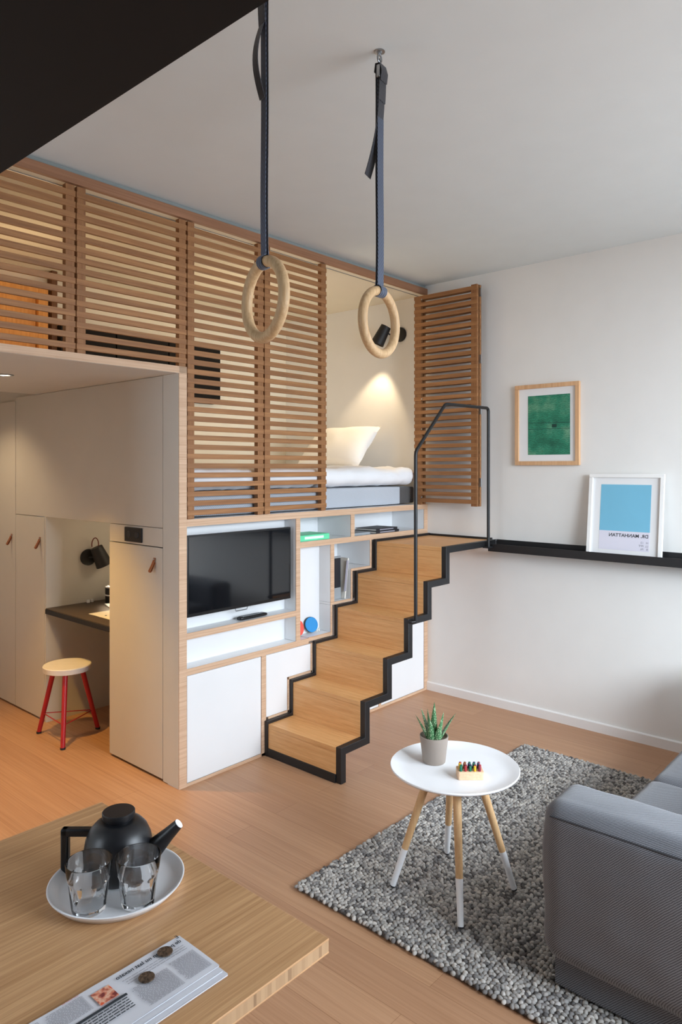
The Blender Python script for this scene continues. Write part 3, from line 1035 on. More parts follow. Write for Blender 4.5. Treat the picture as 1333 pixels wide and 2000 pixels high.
def book(label, c, ux, L, Wd, th, cover, group=None, z=0.0, spine_mat=None):
    """Closed book lying flat: cover boards, page block, spine facing -y. c = centre xy, ux = spine direction."""
    t = thing('book', label, 'book', (c[0], c[1], z), group)
    ux = Vector((ux[0], ux[1], 0)).normalized()
    uy = Vector((-ux.y, ux.x, 0))
    uz = Vector((0, 0, 1))
    p = Vector((c[0], c[1], z))
    b = B()
    b.obox(p + uz * 0.0015, ux, uy, uz, L / 2, Wd / 2, 0.0014)
    b.obox(p + uz * (th - 0.0015), ux, uy, uz, L / 2, Wd / 2, 0.0014)
    b.obox(p - uy * (Wd / 2 - 0.0012) + uz * th / 2, ux, uy, uz, L / 2, 0.0012, th / 2 - 0.0002)
    b.done('cover', cover, t, 0.0008)
    B().obox(p + uy * 0.0 + uz * th / 2, ux, uy, uz, L / 2 - 0.004, Wd / 2 - 0.005, th / 2 - 0.003).done('pages', M['pages'], t)
    if spine_mat:
        b = B()
        for a, e in ((-0.34, 0.30),):
            b.obox(p + ux * L * (a + e) / 2 - uy * (Wd / 2 + 0.0003) + uz * th / 2, ux, uy, uz, L * (e - a) / 2, 0.0004, th * 0.22)
        b.done('spine_print', spine_mat, t)
    return t


book('bright green book lying in the cubby right of the television', (-1.160, 0.115), (1, -0.04), 0.255, 0.18, 0.036, M['greencover'], None, 1.2, M['ceramic'])
book('black spined book at the bottom of the flat pair above the stairs', (-0.452, 0.10), (1, 0.02), 0.265, 0.19, 0.017, M['blackcover'], 'flat books above the stairs', 1.2, M['greybook'])
book('black spined book on top of the flat pair above the stairs', (-0.457, 0.10), (1, 0.05), 0.255, 0.18, 0.016, M['blackcover'], 'flat books above the stairs', 1.2172, M['greybook'])
bw = book('wide pale grey book beside the flat black pair above the stairs', (-0.70, 0.12), (1, 0.0), 0.17, 0.18, 0.016, M['greycover'], None, 1.2)

# two books standing in the small cubby above the third step
sb = thing('book', 'tall black and grey book standing in the small cubby by the steps', 'book', (-0.93, 0.13, 0.797))
bx('cover', M['blackcover'], (-0.985, -0.895, 0.05, 0.062, 0.872, 1.062), sb, 0.001)
bx('pages', M['pages'], (-0.985, -0.893, 0.062, 0.078, 0.798, 1.072), sb)
bx('jacket', M['greycover'], (-0.985, -0.893, 0.0485, 0.0617, 0.798, 0.871), sb, 0.001)
bx('top_band', M['greycover'], (-0.985, -0.893, 0.0485, 0.0617, 1.063, 1.075), sb, 0.001)
sc_ = thing('book', 'white patterned book leaning in the small cubby by the steps', 'book', (-0.85, 0.10, 0.797))
b = B().obox((-0.868, 0.08, 0.929), Vector((0.995, 0, -0.1)).normalized(), (0, 1, 0), Vector((0.13, 0, 1)).normalized(), 0.006, 0.06, 0.131)
b.done('pages', M['pages'], sc_)
B().obox((-0.8735, 0.0195, 0.946), Vector((0.995, 0, -0.1)).normalized(), (0, 1, 0), Vector((0.13, 0, 1)).normalized(), 0.010, 0.0012, 0.10).done('spine', M['greybook'], sc_, 0.001)


def disc(label, c, yaw, mat):
    t = thing('standing_disc', label, 'ornament', (c[0], c[1], c[2] - 0.052))
    ax = Vector((math.sin(yaw), -math.cos(yaw), 0.12)).normalized()

    def rf(a, r, h):
        return r * (1.0 + 0.10 * math.sin(a) ** 2)
    B().lathe(c, [(0, 0.007), (0.042, 0.007), (0.046, 0.004), (0.046, -0.004), (0.042, -0.007), (0, -0.007)], 36, ax, rf).done('rim_body', M['blackcover'], t)
    B().lathe(Vector(c) + ax * 0.0072, [(0, 0.001), (0.043, 0.001), (0.045, -0.001)], 36, ax, rf).done('face', mat, t)


disc('round blue faced disc standing upright in the narrow tall cubby', (-1.147, 0.075, 0.664), R(-12), M['discblue'])
disc('round coral red disc standing behind the plywood divider beside the blue one', (-1.262, 0.072, 0.662), R(8), M['discred'])
for k, x in enumerate((-1.088, -1.068)):
    tag(B().lathe((x, 0.082, 0.6122), [(0, 0), (0.006, 0), (0.007, 0.004), (0.003, 0.009), (0.005, 0.016), (0, 0.02)], 14).done('game_piece', M['pages'], None),
        ('left' if k == 0 else 'right') + ' one of two tiny cream game pieces near the blue disc', 'game piece', 'tiny cream game pieces')

# ================================================================== GYM RINGS
def gym_ring(label, x, y, zc, yaw_dir, tail_len, tail_bend, strap_top, w):
    t = thing('gym_ring', label, 'gym ring', (x, y, zc), 'gym rings hanging from the ceiling')
    d = Vector((yaw_dir[0], yaw_dir[1], 0)).normalized()     # horizontal direction in the ring plane
    n = Vector((-d.y, d.x, 0))
    if n.dot(Vector((-4.36 - x, -3.036 - y, 0))) < 0:
        n = -n
    up = Vector((0, 0, 1))
    c = Vector((x, y, zc))
    RM, TR = 0.1015, 0.0155
    pts = [c + d * math.cos(a) * RM + up * math.sin(a) * RM for a in [2 * math.pi * k / 72 for k in range(72)]]
    B().tube(pts, TR, 20, closed=True).done('ring', M['ring'], t)
    top = c + up * RM
    # webbing loop around the ring, then up to the buckle
    sp = B()
    loop = [top + up * (0.030) + n * 0.004]
    for k in range(13):
        a = math.pi * 0.5 - 2 * math.pi * k / 12 * 0.94 - 0.15
        loop.append(top + up * math.sin(a) * 0.0185 + n * math.cos(a) * 0.0185)
    loop.append(top + up * 0.030 - n * 0.004)
    sp.tube(loop, 0, flat=(d, w, 0.0022))
    lp = sp.done('strap_loop', M['strap'], t, 0.0)
    lp['label'] = 'blue grey webbing wrapped round the ring'
    z0, z1 = zc + RM + 0.026, strap_top
    for off in (0.0032, -0.0032):
        nseg = 26
        pp = []
        for k in range(nseg + 1):
            s = k / nseg
            pp.append(Vector((x, y, z0 + (z1 - z0) * s)) + n * (off + 0.0008 * math.sin(s * 9)) + d * 0.001 * math.sin(s * 5))
        B().tube(pp, 0, flat=(d, w, 0.0022)).done('strap', M['strap'] if off > 0 else M['strap_dark'], t)
    # sewn double layer and buckle at the top
    dark = M['strap_dark']
    B().tube([Vector((x, y, z1 - 0.092)) + n * 0.009 - d * 0.002, Vector((x, y, z1 - 0.055)) + n * 0.010, Vector((x, y, z1 - 0.02)) + n * 0.011], 0, flat=(d, w + 0.006, 0.004)).done('sewn_tab', dark, t, 0.0008)
    bk_ = B()
    cb = Vector((x, y, z1))
    bk_.obox(cb + n * 0.008, d, n, up, w / 2 + 0.006, 0.006, 0.020)
    bk_.done('buckle', M['steel'], t, 0.002)
    B().tube([cb + n * 0.015 - up * 0.03, cb + n * 0.019 + up * 0.0, cb + n * 0.012 + up * 0.026, cb - n * 0.004 + up * 0.028, cb - n * 0.008], 0, flat=(d, w + 0.004, 0.003)).done('folded_strap', dark, t, 0.0006)
    # loose tail of the strap
    pp = []
    for k in range(17):
        s = k / 16
        pp.append(Vector((x, y, z1 - 0.085 - tail_len * s)) + n * (0.007 + tail_bend[1] * math.sin(s * math.pi * tail_bend[2])) - d * 0 + tail_bend[3] * (tail_bend[0] * s ** 1.7))
    B().tube(pp, 0, flat=(d, w, 0.0022)).done('strap_tail', dark, t)
    # eye bolt and triangular link to the ceiling
    hk = B()
    hk.tube([cb + up * 0.018 - d * 0.014, cb + up * 0.050, cb + up * 0.018 + d * 0.014], 0.003, 8)
    lk = [cb + up * 0.052 + d * 0.012 * math.cos(a) + up * 0.014 * math.sin(a) for a in [2 * math.pi * k / 16 for k in range(16)]]
    hk.tube(lk, 0.003, 8, closed=True)
    hk.tube([cb + up * 0.060, Vector((x, y, 3.0095))], 0.0035, 8)
    hk.lathe((x, y, 3.0095), [(0, -0.008), (0.008, -0.008), (0.009, -0.003), (0.018, -0.002), (0.018, 0.0)], 18)
    h = hk.done('ceiling_hook', M['steel'], t)
    return t


FW = Vector((0.7472, 0.6646, 0))
RT = Vector((0.6646, -0.7472, 0))
gr_dir = FW * math.cos(R(34.7)) + RT * math.sin(R(34.7))
gl_dir = FW * math.cos(R(35.6)) - RT * math.sin(R(35.6))
gym_ring('pale wooden gym ring hanging in front of the open bed end', -2.545, -1.59, 2.125, gr_dir, 0.25, (0.045, 0.0, 1.0, -RT), 2.935, 0.036)
gym_ring('wooden gym ring hanging beside the black ceiling beam before the screens', -3.066, -1.609, 2.104, gl_dir, 0.205, (0.0, 0.022, 1.0, -RT), 2.935, 0.027)

# ================================================================== PICTURES
art = thing('framed_print', 'oak framed print of green fields hanging on the wall above the ledge', 'picture', (WX, -0.951, 1.664))
ya, yb_, za, zb = -0.728, -1.176, 1.668, 2.203
fw_, fd = 0.027, 0.024
b = B()
b.box(WX - fd, WX - 0.001, yb_, ya, zb - fw_, zb).box(WX - fd, WX - 0.001, yb_, ya, za, za + fw_)
b.box(WX - fd, WX - 0.001, yb_, yb_ + fw_, za + fw_, zb - fw_).box(WX - fd, WX - 0.001, ya - fw_, ya, za + fw_, zb - fw_)
b.done('frame', M['oakframe'], art, 0.0015)
bx('passepartout', M['mat'], (WX - 0.012, WX - 0.006, yb_ + fw_, ya - fw_, za + fw_, zb - fw_), art)
pr = bx('print', M['greenprint'], (WX - 0.0135, WX - 0.0121, -1.112, -0.820, 1.737, 2.128), art)
b = B()
b.obox((WX - 0.0138, -0.966, 1.947), (1, 0, 0), Vector((0, 1, 0.012)).normalized(), (0, 0, 1), 0.0004, 0.145, 0.0013)
b.obox((WX - 0.0138, -0.966, 1.906), (1, 0, 0), Vector((0, 1, 0.012)).normalized(), (0, 0, 1), 0.0004, 0.145, 0.0013)
b.obox((WX - 0.0138, -1.005, 1.925), (1, 0, 0), (0, 1, 0), (0, 0, 1), 0.0004, 0.016, 0.011)
b.done('field_tracks', M['fieldline'], pr)

po = thing('framed_poster', 'white framed blue poster leaning on the black ledge', 'picture', (-0.06, -1.47, 1.0955))
ln_ = Vector((0.060, 0, 0.515)).normalized()      # up along the leaning face
yy = Vector((0, 1, 0))
nf = yy.cross(ln_)
if nf.x > 0:
    nf = -nf
O = Vector((-0.053, -1.472, 1.0955))
PW, PH, PF, PD = 0.447, 0.520, 0.022, 0.018


def leaf(u0, u1, v0, v1, d0, d1):
    c = O + yy * (u0 + u1) / 2 + ln_ * (v0 + v1) / 2 + nf * (d0 + d1) / 2
    return c, yy, ln_, nf, abs(u1 - u0) / 2, abs(v1 - v0) / 2, abs(d1 - d0) / 2


b = B()
hw = PW / 2
b.obox(*leaf(-hw, hw, PH - PF, PH, 0, PD)).obox(*leaf(-hw, hw, 0, PF, 0, PD))
b.obox(*leaf(-hw, -hw + PF, PF, PH - PF, 0, PD)).obox(*leaf(hw - PF, hw, PF, PH - PF, 0, PD))
b.done('frame', M['whiteframe'], po, 0.0012)
B().obox(*leaf(-hw + PF, hw - PF, PF, PH - PF, 0.002, 0.006)).done('passepartout', M['mat'], po)
B().obox(*leaf(-0.150, 0.150, 0.174, 0.456, 0.0061, 0.0068)).done('blue_field', M['poster_blue'], po)
tp = B().obox(*leaf(-0.150, 0.150, 0.060, 0.1738, 0.0061, 0.0068)).done('caption_field', M['poster_pale'], po)


def ptext(body, size, u, v, mat, bold):
    # the photograph shows this lettering mirrored, so the font runs along +y
    return text_mesh('lettering', body, size, mat, tp, O + yy * u + ln_ * v + nf * 0.0068, yy, ln_, nf, 0.0005, bold)


ptext('DR. MANHATTAN', 0.0288, -0.143, 0.140, M['inkdark'], 0.0004)
for i, (a_, c_) in enumerate((('H', '13'), ('LL', 'PPT'), ('B', 'P6'))):
    ptext(a_, 0.0175, -0.143, 0.106 - i * 0.019, M['greybook'], 0.0002)
    ptext(c_, 0.0175, -0.117, 0.106 - i * 0.019, M['greybook'], 0.0002)

# ================================================================== STOOL
st = thing('stool', 'round topped stool with three red metal legs by the desk niche', 'stool', (-2.226, 1.11, 0))
sc0 = Vector((-2.226, 1.11, 0))
B().lathe((-2.226, 1.11, 0.412), [(0, 0), (0.132, 0), (0.139, 0.004), (0.141, 0.032), (0.137, 0.037), (0.11, 0.035), (0, 0.033)], 48).done('seat', M['stoolseat'], st)
feet = [Vector((-2.312, 1.302, 0)), Vector((-2.337, 0.948, 0)), Vector((-2.030, 1.098, 0))]
mids = []
for f in feet:
    top = sc0 + (f - sc0) * 0.46 + Vector((0, 0, 0.412))
    foot = Vector((f.x, f.y, 0.008))
    lg = B().tube([top, foot], [0.0155, 0.0135], 16).done('leg', M['red'], st)
    dd = (foot - top).normalized()
    B().lathe((f.x, f.y, 0.0), [(0, 0.0005), (0.015, 0.0005), (0.0155, 0.012), (0, 0.012)], 16).done('foot_cap', M['rubber'], lg)
    mids.append(foot + (top - foot) * 0.30)
for i in range(3):
    B().tube([mids[i], mids[(i + 1) % 3]], 0.003, 8).done('stretcher', M['red'], st)

# ================================================================== DINING TABLE and things on it
TX1, TY0, TY1, TZ, TT = -3.349, -2.106, -1.262, 0.740, 0.029
tb = thing('dining_table', 'bamboo dining table with laminated edge carrying teapot and newspaper', 'table', (-4.2, -1.68, 0))
bx('tabletop', M['table'], (-5.10, TX1, TY0, TY1, TZ - 0.004, TZ), tb, 0.001)
bx('core', M['core'], (-5.099, TX1 - 0.0008, TY0 + 0.0008, TY1 - 0.0008, TZ - TT + 0.0035, TZ - 0.004), tb)
bx('underside', M['table'], (-5.10, TX1, TY0, TY1, TZ - TT, TZ - TT + 0.0035), tb, 0.001)
for x, y in ((-4.95, TY0 + 0.12), (-4.95, TY1 - 0.12), (-4.0, TY0 + 0.30), (-4.0, TY1 - 0.30)):
    bx('leg', M['table'], (x - 0.03, x + 0.03, y - 0.03, y + 0.03, 0.001, TZ - TT), tb, 0.002)

PC = Vector((-3.533, -1.650, TZ))
plate = tag(B().lathe(PC, [(0, 0.0005), (0.118, 0.0005), (0.126, 0.002), (0.141, 0.018), (0.1425, 0.0215), (0.1395, 0.0225), (0.1365, 0.020), (0.124, 0.0085), (0.112, 0.0070), (0, 0.0068)], 96).done('serving_plate', M['ceramic'], None, angle=60),
            'round white plate on the bamboo table carrying teapot and glasses', 'plate')
PZ = TZ + 0.0069

tp_ = thing('teapot', 'matt black teapot with square handle and long straight spout on the white plate', 'teapot', (-3.509, -1.616, PZ))
pc = Vector((-3.509, -1.616, PZ + 0.0003))
B().lathe(pc, [(0, 0), (0.060, 0), (0.066, 0.004), (0.0715, 0.018), (0.0745, 0.038), (0.0740, 0.062), (0.070, 0.084), (0.062, 0.102), (0.051, 0.114), (0.041, 0.1195), (0.036, 0.1208), (0.0, 0.1208)], 64).done('body', M['teapot'], tp_, angle=60)
B().lathe(pc, [(0, 0.1211), (0.029, 0.1211), (0.030, 0.125), (0.0345, 0.1265), (0.0355, 0.128), (0.0355, 0.139), (0.034, 0.1405), (0.0, 0.1415)], 56).done('lid', M['teapot'], tp_, 0.0)
hl = -RT
hd = Vector((0, 0, 1))
hb = pc + hl * 0.060 + hd * 0.092
hpts = [hb, pc + hl * 0.119 + hd * 0.092, pc + hl * 0.1195 + hd * 0.088, pc + hl * 0.1215 + hd * 0.001]
b = B()
b.obox(pc + hl * 0.0925 + hd * 0.0935, hl, hl.cross(hd), hd, 0.0345, 0.0095, 0.0085)
b.obox(pc + hl * 0.1185 + hd * 0.0515, hl, hl.cross(hd), hd, 0.0085, 0.0095, 0.0505)
b.done('handle', M['teapot'], tp_, 0.004, 3)
s0, s1 = pc + RT * 0.058 + hd * 0.036, pc + RT * 0.134 + hd * 0.111
sdir = (s1 - s0).normalized()
sp = B().tube([s0, s0 + (s1 - s0) * 0.35, s0 + (s1 - s0) * 0.7, s1], [0.027, 0.0205, 0.0145, 0.0108], 24, caps=True).done('spout', M['teapot'], tp_)
mo = B().lathe(s1, [(0, 0.0004), (0.0085, 0.0004), (0.0106, 0.0008), (0.0106, -0.001)], 24, sdir).done('spout_mouth', M['ceramic'], sp)
mo['label'] = 'white glazed spout opening'


def tumbler(label, x, y, rot):
    nf_ = 9
    hgt = 0.101

    def outer(t, r, h):
        k = min(1.0, max(0.0, (0.068 - h) / 0.006)) if h > 0.062 else 1.0
        if h < 0.006:
            k = 0.6
        p = 2 * math.pi / nf_
        a = ((t + rot) % p) - p / 2
        fac = r * math.cos(p / 2) / math.cos(a) * 1.035
        return r * (1 - k) + min(fac, r * 1.01) * k
    prof_o = [(0.0, 0.0), (0.030, 0.0), (0.0335, 0.003), (0.0345, 0.010), (0.0385, 0.044), (0.0405, 0.061), (0.0425, 0.066), (0.0432, 0.072), (0.0462, hgt - 0.002), (0.0458, hgt), (0.0448, hgt), (0.0442, hgt - 0.002)]
    prof_i = [(0.0408, 0.068), (0.0375, 0.044), (0.0325, 0.014), (0.029, 0.0105), (0.0, 0.0098)]
    b = B()
    b.lathe((x, y, PZ + 0.0006), prof_o + prof_i, 72, rfun=lambda t, r, h: r if (r < 0.0301) else (outer(t, r, h) if (abs(r - (0.0335 + 0.0)) >= 0 and (r, h) in prof_o) else r))
    o = b.done('drinking_glass', M['glass'], None, angle=35)
    return tag(o, label, 'glass', 'faceted tumblers on the plate')


tumbler('empty faceted glass tumbler on the plate, below the teapot handle', -3.619, -1.687, 0.1)
tumbler('empty faceted glass tumbler on the plate, below the teapot spout', -3.540, -1.743, 0.35)

# newspaper
npz = TZ + 0.0004
nw = thing('newspaper', 'folded newspaper lying near the front edge of the bamboo table', 'newspaper', (-3.7, -1.95, TZ))
A0 = Vector((-3.545, -1.893, 0))


def nskew(x, y):
    return x, y


lay = B()
layers = [(-3.545, -3.98, -1.894, -2.040, 0.0, 0.004), (-3.549, -3.98, -1.895, -2.030, 0.0042, 0.0075), (-3.547, -3.98, -1.896, -2.018, 0.0077, 0.0105)]
for x1, x0, y1, y0, z0, z1 in layers:
    lay.grid(24, 8, lambda u, v: (x0 + (x1 - x0) * u, y0 + (y1 - y0) * v, npz + z1 + 0.0014 * mnoise.noise(Vector((u * 5, v * 3, z1 * 300)))))
    lay.box(x0, x1, y0 + 0.0006, y1 - 0.0006, npz + z0, npz + z1 - 0.0018)
lay.done('pages', M['paper'], nw)
NTZ = npz + 0.0124
rnd = random.Random(4)
ink = B()


def textblock(bm_, x_right, x_left, y_top, y_bot, lh, hgt, wmin, wmax):
    y = y_top
    while y > y_bot:
        x = x_right
        stop = x_left + rnd.random() * 0.006
        while x > stop:
            w_ = rnd.uniform(wmin, wmax)
            e = max(stop, x - w_)
            v = [bm_.bm.verts.new(p) for p in ((x, y, NTZ), (x, y - hgt, NTZ), (e, y - hgt, NTZ), (e, y, NTZ))]
            bm_.bm.faces.new(v)
            x = e - 0.0014
        y -= lh


textblock(ink, -3.556, -3.610, -1.950, -2.008, 0.0026, 0.0011, 0.003, 0.009)
textblock(ink, -3.616, -3.690, -1.955, -2.012, 0.0026, 0.0011, 0.003, 0.009)
textblock(ink, -3.560, -3.690, -1.926, -1.944, 0.0062, 0.0012, 0.006, 0.014)
textblock(ink, -3.752, -3.820, -1.905, -1.945, 0.0030, 0.0011, 0.003, 0.010)
textblock(ink, -3.828, -3.960, -1.905, -2.012, 0.0030, 0.0011, 0.003, 0.010)
ink.done('small_print', M['ink'], nw)
b = B()
textblock(b, -3.702, -3.790, -1.964, -1.994, 0.0062, 0.0022, 0.004, 0.012)
b.done('quote_print', M['inkdark'], nw)
text_mesh('headline', 'de poldijzen nu laat nexato', 0.0125, M['inkdark'], nw, (-3.556, -1.9165, NTZ), (-1, 0, 0), (0, 1, 0), (0, 0, 1), 0.0002, 0.0003)
text_mesh('headline', 'E', 0.013, M['inkdark'], nw, (-3.552, -1.9035, NTZ), (-1, 0, 0), (0, 1, 0), (0, 0, 1), 0.0002, 0.0002)
B().box(-3.800, -3.698, -1.9605, -1.955, NTZ, NTZ + 0.0003).done('ink_bar', M['inkdark'], nw)
bx('portrait_photo', M['portrait'], (-3.742, -3.708, -1.950, -1.915, NTZ, NTZ + 0.0003), nw)
b = B()
textblock(b, -3.755, -3.785, -1.899, -1.903, 0.004, 0.0014, 0.008, 0.014)
b.done('pink_print', M['pinkink'], nw)
cz = NTZ + 0.0006
coin_prof = [(0, 0), (0.0136, 0), (0.0142, 0.0005), (0.0142, 0.0016), (0.0136, 0.0021), (0.0125, 0.0017), (0, 0.0017)]
tag(B().lathe((-3.595, -1.919, cz), coin_prof, 40).done('coin', M['coin'], None), 'dark bronze coin on the newspaper, nearer its far corner', 'coin', 'coins on the newspaper')
tag(B().lathe((-3.655, -1.951, cz), coin_prof, 40).done('coin', M['coin'], None), 'dark bronze coin on the newspaper, nearer the small portrait', 'coin', 'coins on the newspaper')

# ================================================================== RUG
RX0, RX1, RY0, RY1 = -2.400, -0.500, -2.95, -1.060
rug = thing('rug', 'chunky grey looped wool rug under the round white table and sofa', 'rug', (-1.45, -2.0, 0))
bx('binding', M['rugback'], (RX0, RX1, RY0, RY1, 0.0005, 0.013), rug, 0.004)
tmp = bmesh.new()
bmesh.ops.create_icosphere(tmp, subdivisions=2, radius=1.0)
ico_v = np.array([v.co[:] for v in tmp.verts], dtype=np.float32)
ico_f = np.array([[v.index for v in f.verts] for f in tmp.faces], dtype=np.int32)
tmp.free()
rs = np.random.RandomState(3)
sp_ = 0.0150
pts = []
ny = int((RY1 - RY0) / sp_)
nx = int((RX1 - RX0) / sp_)
for j in range(ny + 1):
    for i in range(nx + 1):
        x = RX0 + sp_ * (i + 0.5 * (j % 2))
        y = RY0 + sp_ * j
        if x > RX1 or (x > -2.20 and y < -2.16) or y < -2.75:
            continue
        pts.append((x, y))
pts = np.array(pts, dtype=np.float32)
n_ = len(pts)
pts += rs.uniform(-0.0042, 0.0042, pts.shape)
ang = rs.uniform(0, 6.283, n_).astype(np.float32)
ra = rs.uniform(0.0088, 0.0118, n_).astype(np.float32)
rb = rs.uniform(0.0068, 0.0085, n_).astype(np.float32)
rc_ = rs.uniform(0.0065, 0.0090, n_).astype(np.float32)
zc_ = (0.0125 + rs.uniform(-0.001, 0.0022, n_)).astype(np.float32)
V = ico_v[None, :, :] * np.stack([ra, rb, rc_], 1)[:, None, :]
ca, sa = np.cos(ang)[:, None], np.sin(ang)[:, None]
VX = V[:, :, 0] * ca - V[:, :, 1] * sa + pts[:, 0:1]
VY = V[:, :, 0] * sa + V[:, :, 1] * ca + pts[:, 1:2]
VZ = V[:, :, 2] + zc_[:, None]
off = WORLDLOC[rug.name]
co = np.stack([VX - off.x, VY - off.y, VZ - off.z], 2).reshape(-1, 3)
fc = (ico_f[None, :, :] + (np.arange(n_) * len(ico_v))[:, None, None]).reshape(-1, 3)
me = bpy.data.meshes.new('wool_loops')
me.vertices.add(len(co))
me.vertices.foreach_set('co', co.astype(np.float32).ravel())
me.loops.add(len(fc) * 3)
me.loops.foreach_set('vertex_index', fc.astype(np.int32).ravel())
me.polygons.add(len(fc))
me.polygons.foreach_set('loop_start', np.arange(0, len(fc) * 3, 3, dtype=np.int32))
me.polygons.foreach_set('loop_total', np.full(len(fc), 3, dtype=np.int32))
me.update(calc_edges=True)
me.validate()
me.shade_smooth()
me.materials.append(M['wool'])
wl = bpy.data.objects.new('wool_loops', me)
COL.objects.link(wl)
wl.parent = rug
tag(wl, kind='stuff')

# ================================================================== ROUND TABLE and things on it
CX_, CY_, CZ_ = -2.015, -1.538, 0.490
RUGZ = 0.0240
ct = thing('side_table', 'round white tray table with four wooden white tipped legs on the rug', 'table', (CX_, CY_, RUGZ))
B().lathe((CX_, CY_, CZ_), [(0, -0.020), (0.170, -0.020), (0.205, -0.016), (0.240, -0.002), (0.2470, 0.004), (0.2480, 0.008), (0.2460, 0.0105), (0.2415, 0.0095), (0.223, 0.0035), (0.200, -0.0015), (0.180, -0.004), (0, -0.004)], 96).done('tabletop', M['tray'], ct, angle=60)
B().lathe((CX_, CY_, CZ_ - 0.052), [(0, 0), (0.085, 0), (0.095, 0.008), (0.095, 0.030), (0, 0.031)], 40).done('leg_hub', M['tray'], ct)
for fx, fy in ((-2.166, -1.352), (-1.822, -1.378), (-2.206, -1.686), (-1.872, -1.718)):
    f = Vector((fx, fy, RUGZ))
    cxy = Vector((CX_, CY_, 0))
    top = cxy + (Vector((fx, fy, 0)) - cxy) * 0.40 + Vector((0, 0, CZ_ - 0.022))
    k = f + (top - f) * 0.335
    lg = B().tube([top, k], [0.0165, 0.0132], 18).done('leg', M['legwood'], ct)
    tip = B().tube([k, f + (top - f) * 0.008], [0.0133, 0.0112], 18).done('leg_tip', M['tray'], lg)
    tip['label'] = 'white dipped leg tip'
    B().lathe(f, [(0, 0), (0.0105, 0), (0.0118, 0.006), (0.0, 0.008)], 16, (top - f)).done('glide', M['rubber'], lg)

TPZ = CZ_ - 0.004
PX, PY = -2.013, -1.442
al = thing('potted_aloe', 'speckled green aloe in a taupe pot on the round white table', 'potted plant', (PX, PY, TPZ))
B().lathe((PX, PY, TPZ + 0.0003), [(0, 0), (0.042, 0), (0.0445, 0.003), (0.0565, 0.102), (0.0565, 0.105), (0.053, 0.105), (0.0515, 0.092), (0.0, 0.088)], 48).done('pot', M['pot'], al, angle=50)
B().lathe((PX, PY, TPZ + 0.0868), [(0, 0.004), (0.03, 0.003), (0.0475, 0.0)], 24).done('soil', M['soil'], al)


def aloe_leaf(az_, lean, length, wid, curve, r0=0.012):
    d = Vector((math.cos(az_), math.sin(az_), 0))
    side = Vector((-d.y, d.x, 0))
    b = B()
    base = Vector((PX, PY, TPZ + 0.088)) + d * r0
    nS, nT = 14, 10
    rows = []
    for i in range(nS + 1):
        s = i / nS
        out = lean * s * length + curve * s * s * length
        hgt = length * s * math.sqrt(max(0.05, 1 - (lean + curve * s) ** 2 * 0.5))
        c = base + d * out + Vector((0, 0, hgt))
        w = wid * (1 - s ** 1.6) * (0.75 + 0.5 * math.sin(min(1, s * 1.6) * math.pi * 0.5) * 0.5) + 0.0006
        t = w * 0.32
        rows.append([b.bm.verts.new(c + side * math.cos(a) * w / 2 + d * (-abs(math.cos(a)) ** 2 * w * 0.16 + math.sin(a) * t * (1.0 if math.sin(a) > 0 else 0.35))) for a in [2 * math.pi * k / nT for k in range(nT)]])
    for a, c in zip(rows, rows[1:]):
        for k in range(nT):
            j = (k + 1) % nT
            b.bm.faces.new((a[k], a[j], c[j], c[k]))
    b.bm.faces.new(rows[0][::-1])
    b.bm.faces.new(rows[-1])
    return b.done('leaf', M['aloe'], al, angle=70)


va = math.atan2(RT.y, RT.x)          # the direction across the view
for a_, le, L_, w_, cu, r0 in ((va - 1.5, 0.02, 0.150, 0.034, 0.02, 0.000), (va + 3.0, 0.05, 0.122, 0.038, 0.05, 0.014), (va + 3.35, 0.40, 0.112, 0.028, 0.10, 0.022),
                           (va - 0.35, 0.16, 0.116, 0.036, 0.04, 0.016), (va + 0.1, 0.45, 0.112, 0.026, 0.14, 0.024), (va - 2.2, 0.12, 0.095, 0.040, 0.02, 0.024),
                           (va - 1.1, 0.20, 0.085, 0.038, 0.03, 0.027), (va + 1.4, 0.08, 0.140, 0.032, 0.04, 0.010), (va + 2.5, 0.30, 0.115, 0.028, 0.04, 0.020)):
    aloe_leaf(a_, le, L_, w_, cu, r0)

# peg block
pb_c = Vector((-2.040, -1.622, TPZ))
pu = RT.normalized()
pv = FW.normalized()
uz = Vector((0, 0, 1))
pb = thing('peg_board_block', 'small pale wooden block holding coloured pegs on the round table', 'peg block', tuple(pb_c))
cb_ = B()
LB, WB, HB = 0.0485, 0.030, 0.030
poly = []
rr = 0.007
for sx, sy, a0 in ((1, 1, 0), (-1, 1, 90), (-1, -1, 180), (1, -1, 270)):
    for k in range(5):
        a = R(a0 + k * 22.5)
        q = pb_c + pu * (sx * (LB - rr) + rr * math.cos(a)) + pv * (sy * (WB - rr) + rr * math.sin(a))
        poly.append((q.x, q.y))
cb_.prism(poly, 'z', TPZ + 0.0004, TPZ + HB)
cb_.done('block', M['block'], pb, 0.0012)
pegcol = {'green': srgb(14, 104, 76), 'yellow': srgb(226, 176, 34), 'maroon': srgb(132, 46, 66), 'red': srgb(168, 44, 48), 'blue': srgb(34, 48, 84), 'brown': srgb(136, 74, 40)}
PM = {k: plain(k + '_peg_paint', c, 0.45, vary=0.05) for k, c in pegcol.items()}
rows_ = [('front row', -0.019, ['green', 'red', 'green', 'yellow', 'maroon']),
         ('second row', -0.006, ['green', 'maroon', 'blue', 'maroon', 'red']),
         ('third row', 0.007, ['yellow', 'brown', 'blue', 'green', 'blue']),
         ('back row', 0.019, ['red', 'brown', 'green', 'blue', 'maroon'])]
ordn = ['leftmost', 'second from left', 'middle', 'second from right', 'rightmost']
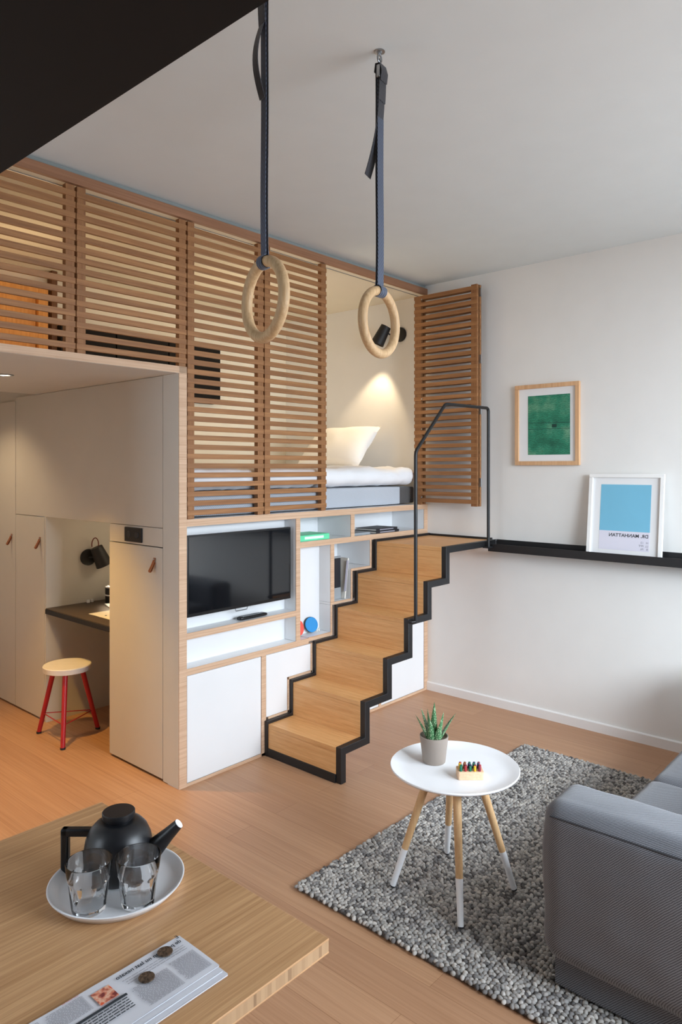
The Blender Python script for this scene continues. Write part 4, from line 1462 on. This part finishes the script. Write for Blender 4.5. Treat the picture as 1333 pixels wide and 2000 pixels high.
for rn, off_v, cols in rows_:
    for i, cn in enumerate(cols):
        jit = 0.004 if rn in ('second row', 'back row') else 0.0
        q = pb_c + pu * (-0.037 + 0.0175 * i + jit) + pv * off_v
        o = B().lathe((q.x, q.y, TPZ + HB + 0.0002), [(0, 0), (0.0050, 0), (0.0050, 0.0165), (0.0042, 0.0182), (0, 0.0186)], 16).done('peg', PM[cn], None)
        tag(o, cn + ' wooden peg, ' + ordn[i] + ' in the ' + rn + ' of the block', 'peg', 'coloured pegs in the block')

# ================================================================== SOFA
so = thing('sofa', 'grey woven sofa with a broad padded arm standing on the looped rug', 'sofa', (-1.3, -2.55, RUGZ))
AX0, AX1, AYE = -2.282, -2.045, -2.020
ar = B().softbox(AX0, AX1, -2.98, AYE, 0.112, 0.606, 0.058, (0.012, 0.012, 0.010), 34, wob=0.006, wscale=10, seed=1.0).done('arm', M['sofa'], so)
B().tube([(AX0 + 0.0035, y, 0.5700 + 0.002 * math.sin(y * 7)) for y in [-2.96 + 0.905 * k / 24 for k in range(25)]], 0.0035, 8).done('seam', M['seam'], ar)
B().softbox(-0.37, -0.14, -2.98, AYE, 0.112, 0.603, 0.042, (0.010, 0.006, 0.012), 20).done('arm', M['sofa'], so)
B().softbox(-2.245, -0.18, -2.95, -2.052, 0.0245, 0.13, 0.010, (0, 0, 0), 8).done('plinth', M['sofa'], so)
B().softbox(-2.055, -0.36, -2.95, -2.10, 0.115, 0.285, 0.03, (0, 0.004, 0), 16).done('seat_base', M['sofa'], so)
B().softbox(-2.046, -1.430, -2.78, -2.075, 0.285, 0.425, 0.045, (0.0, 0.008, 0.016), 24, wob=0.004, seed=5).done('seat_cushion', M['sofa'], so)
B().softbox(-1.426, -0.37, -2.78, -2.075, 0.285, 0.420, 0.045, (0.0, 0.008, 0.016), 24, wob=0.004, seed=9).done('seat_cushion', M['sofa'], so)
B().softbox(-2.05, -0.37, -2.98, -2.78, 0.13, 0.78, 0.05, (0, 0.01, 0.01), 20).done('backrest', M['sofa'], so)
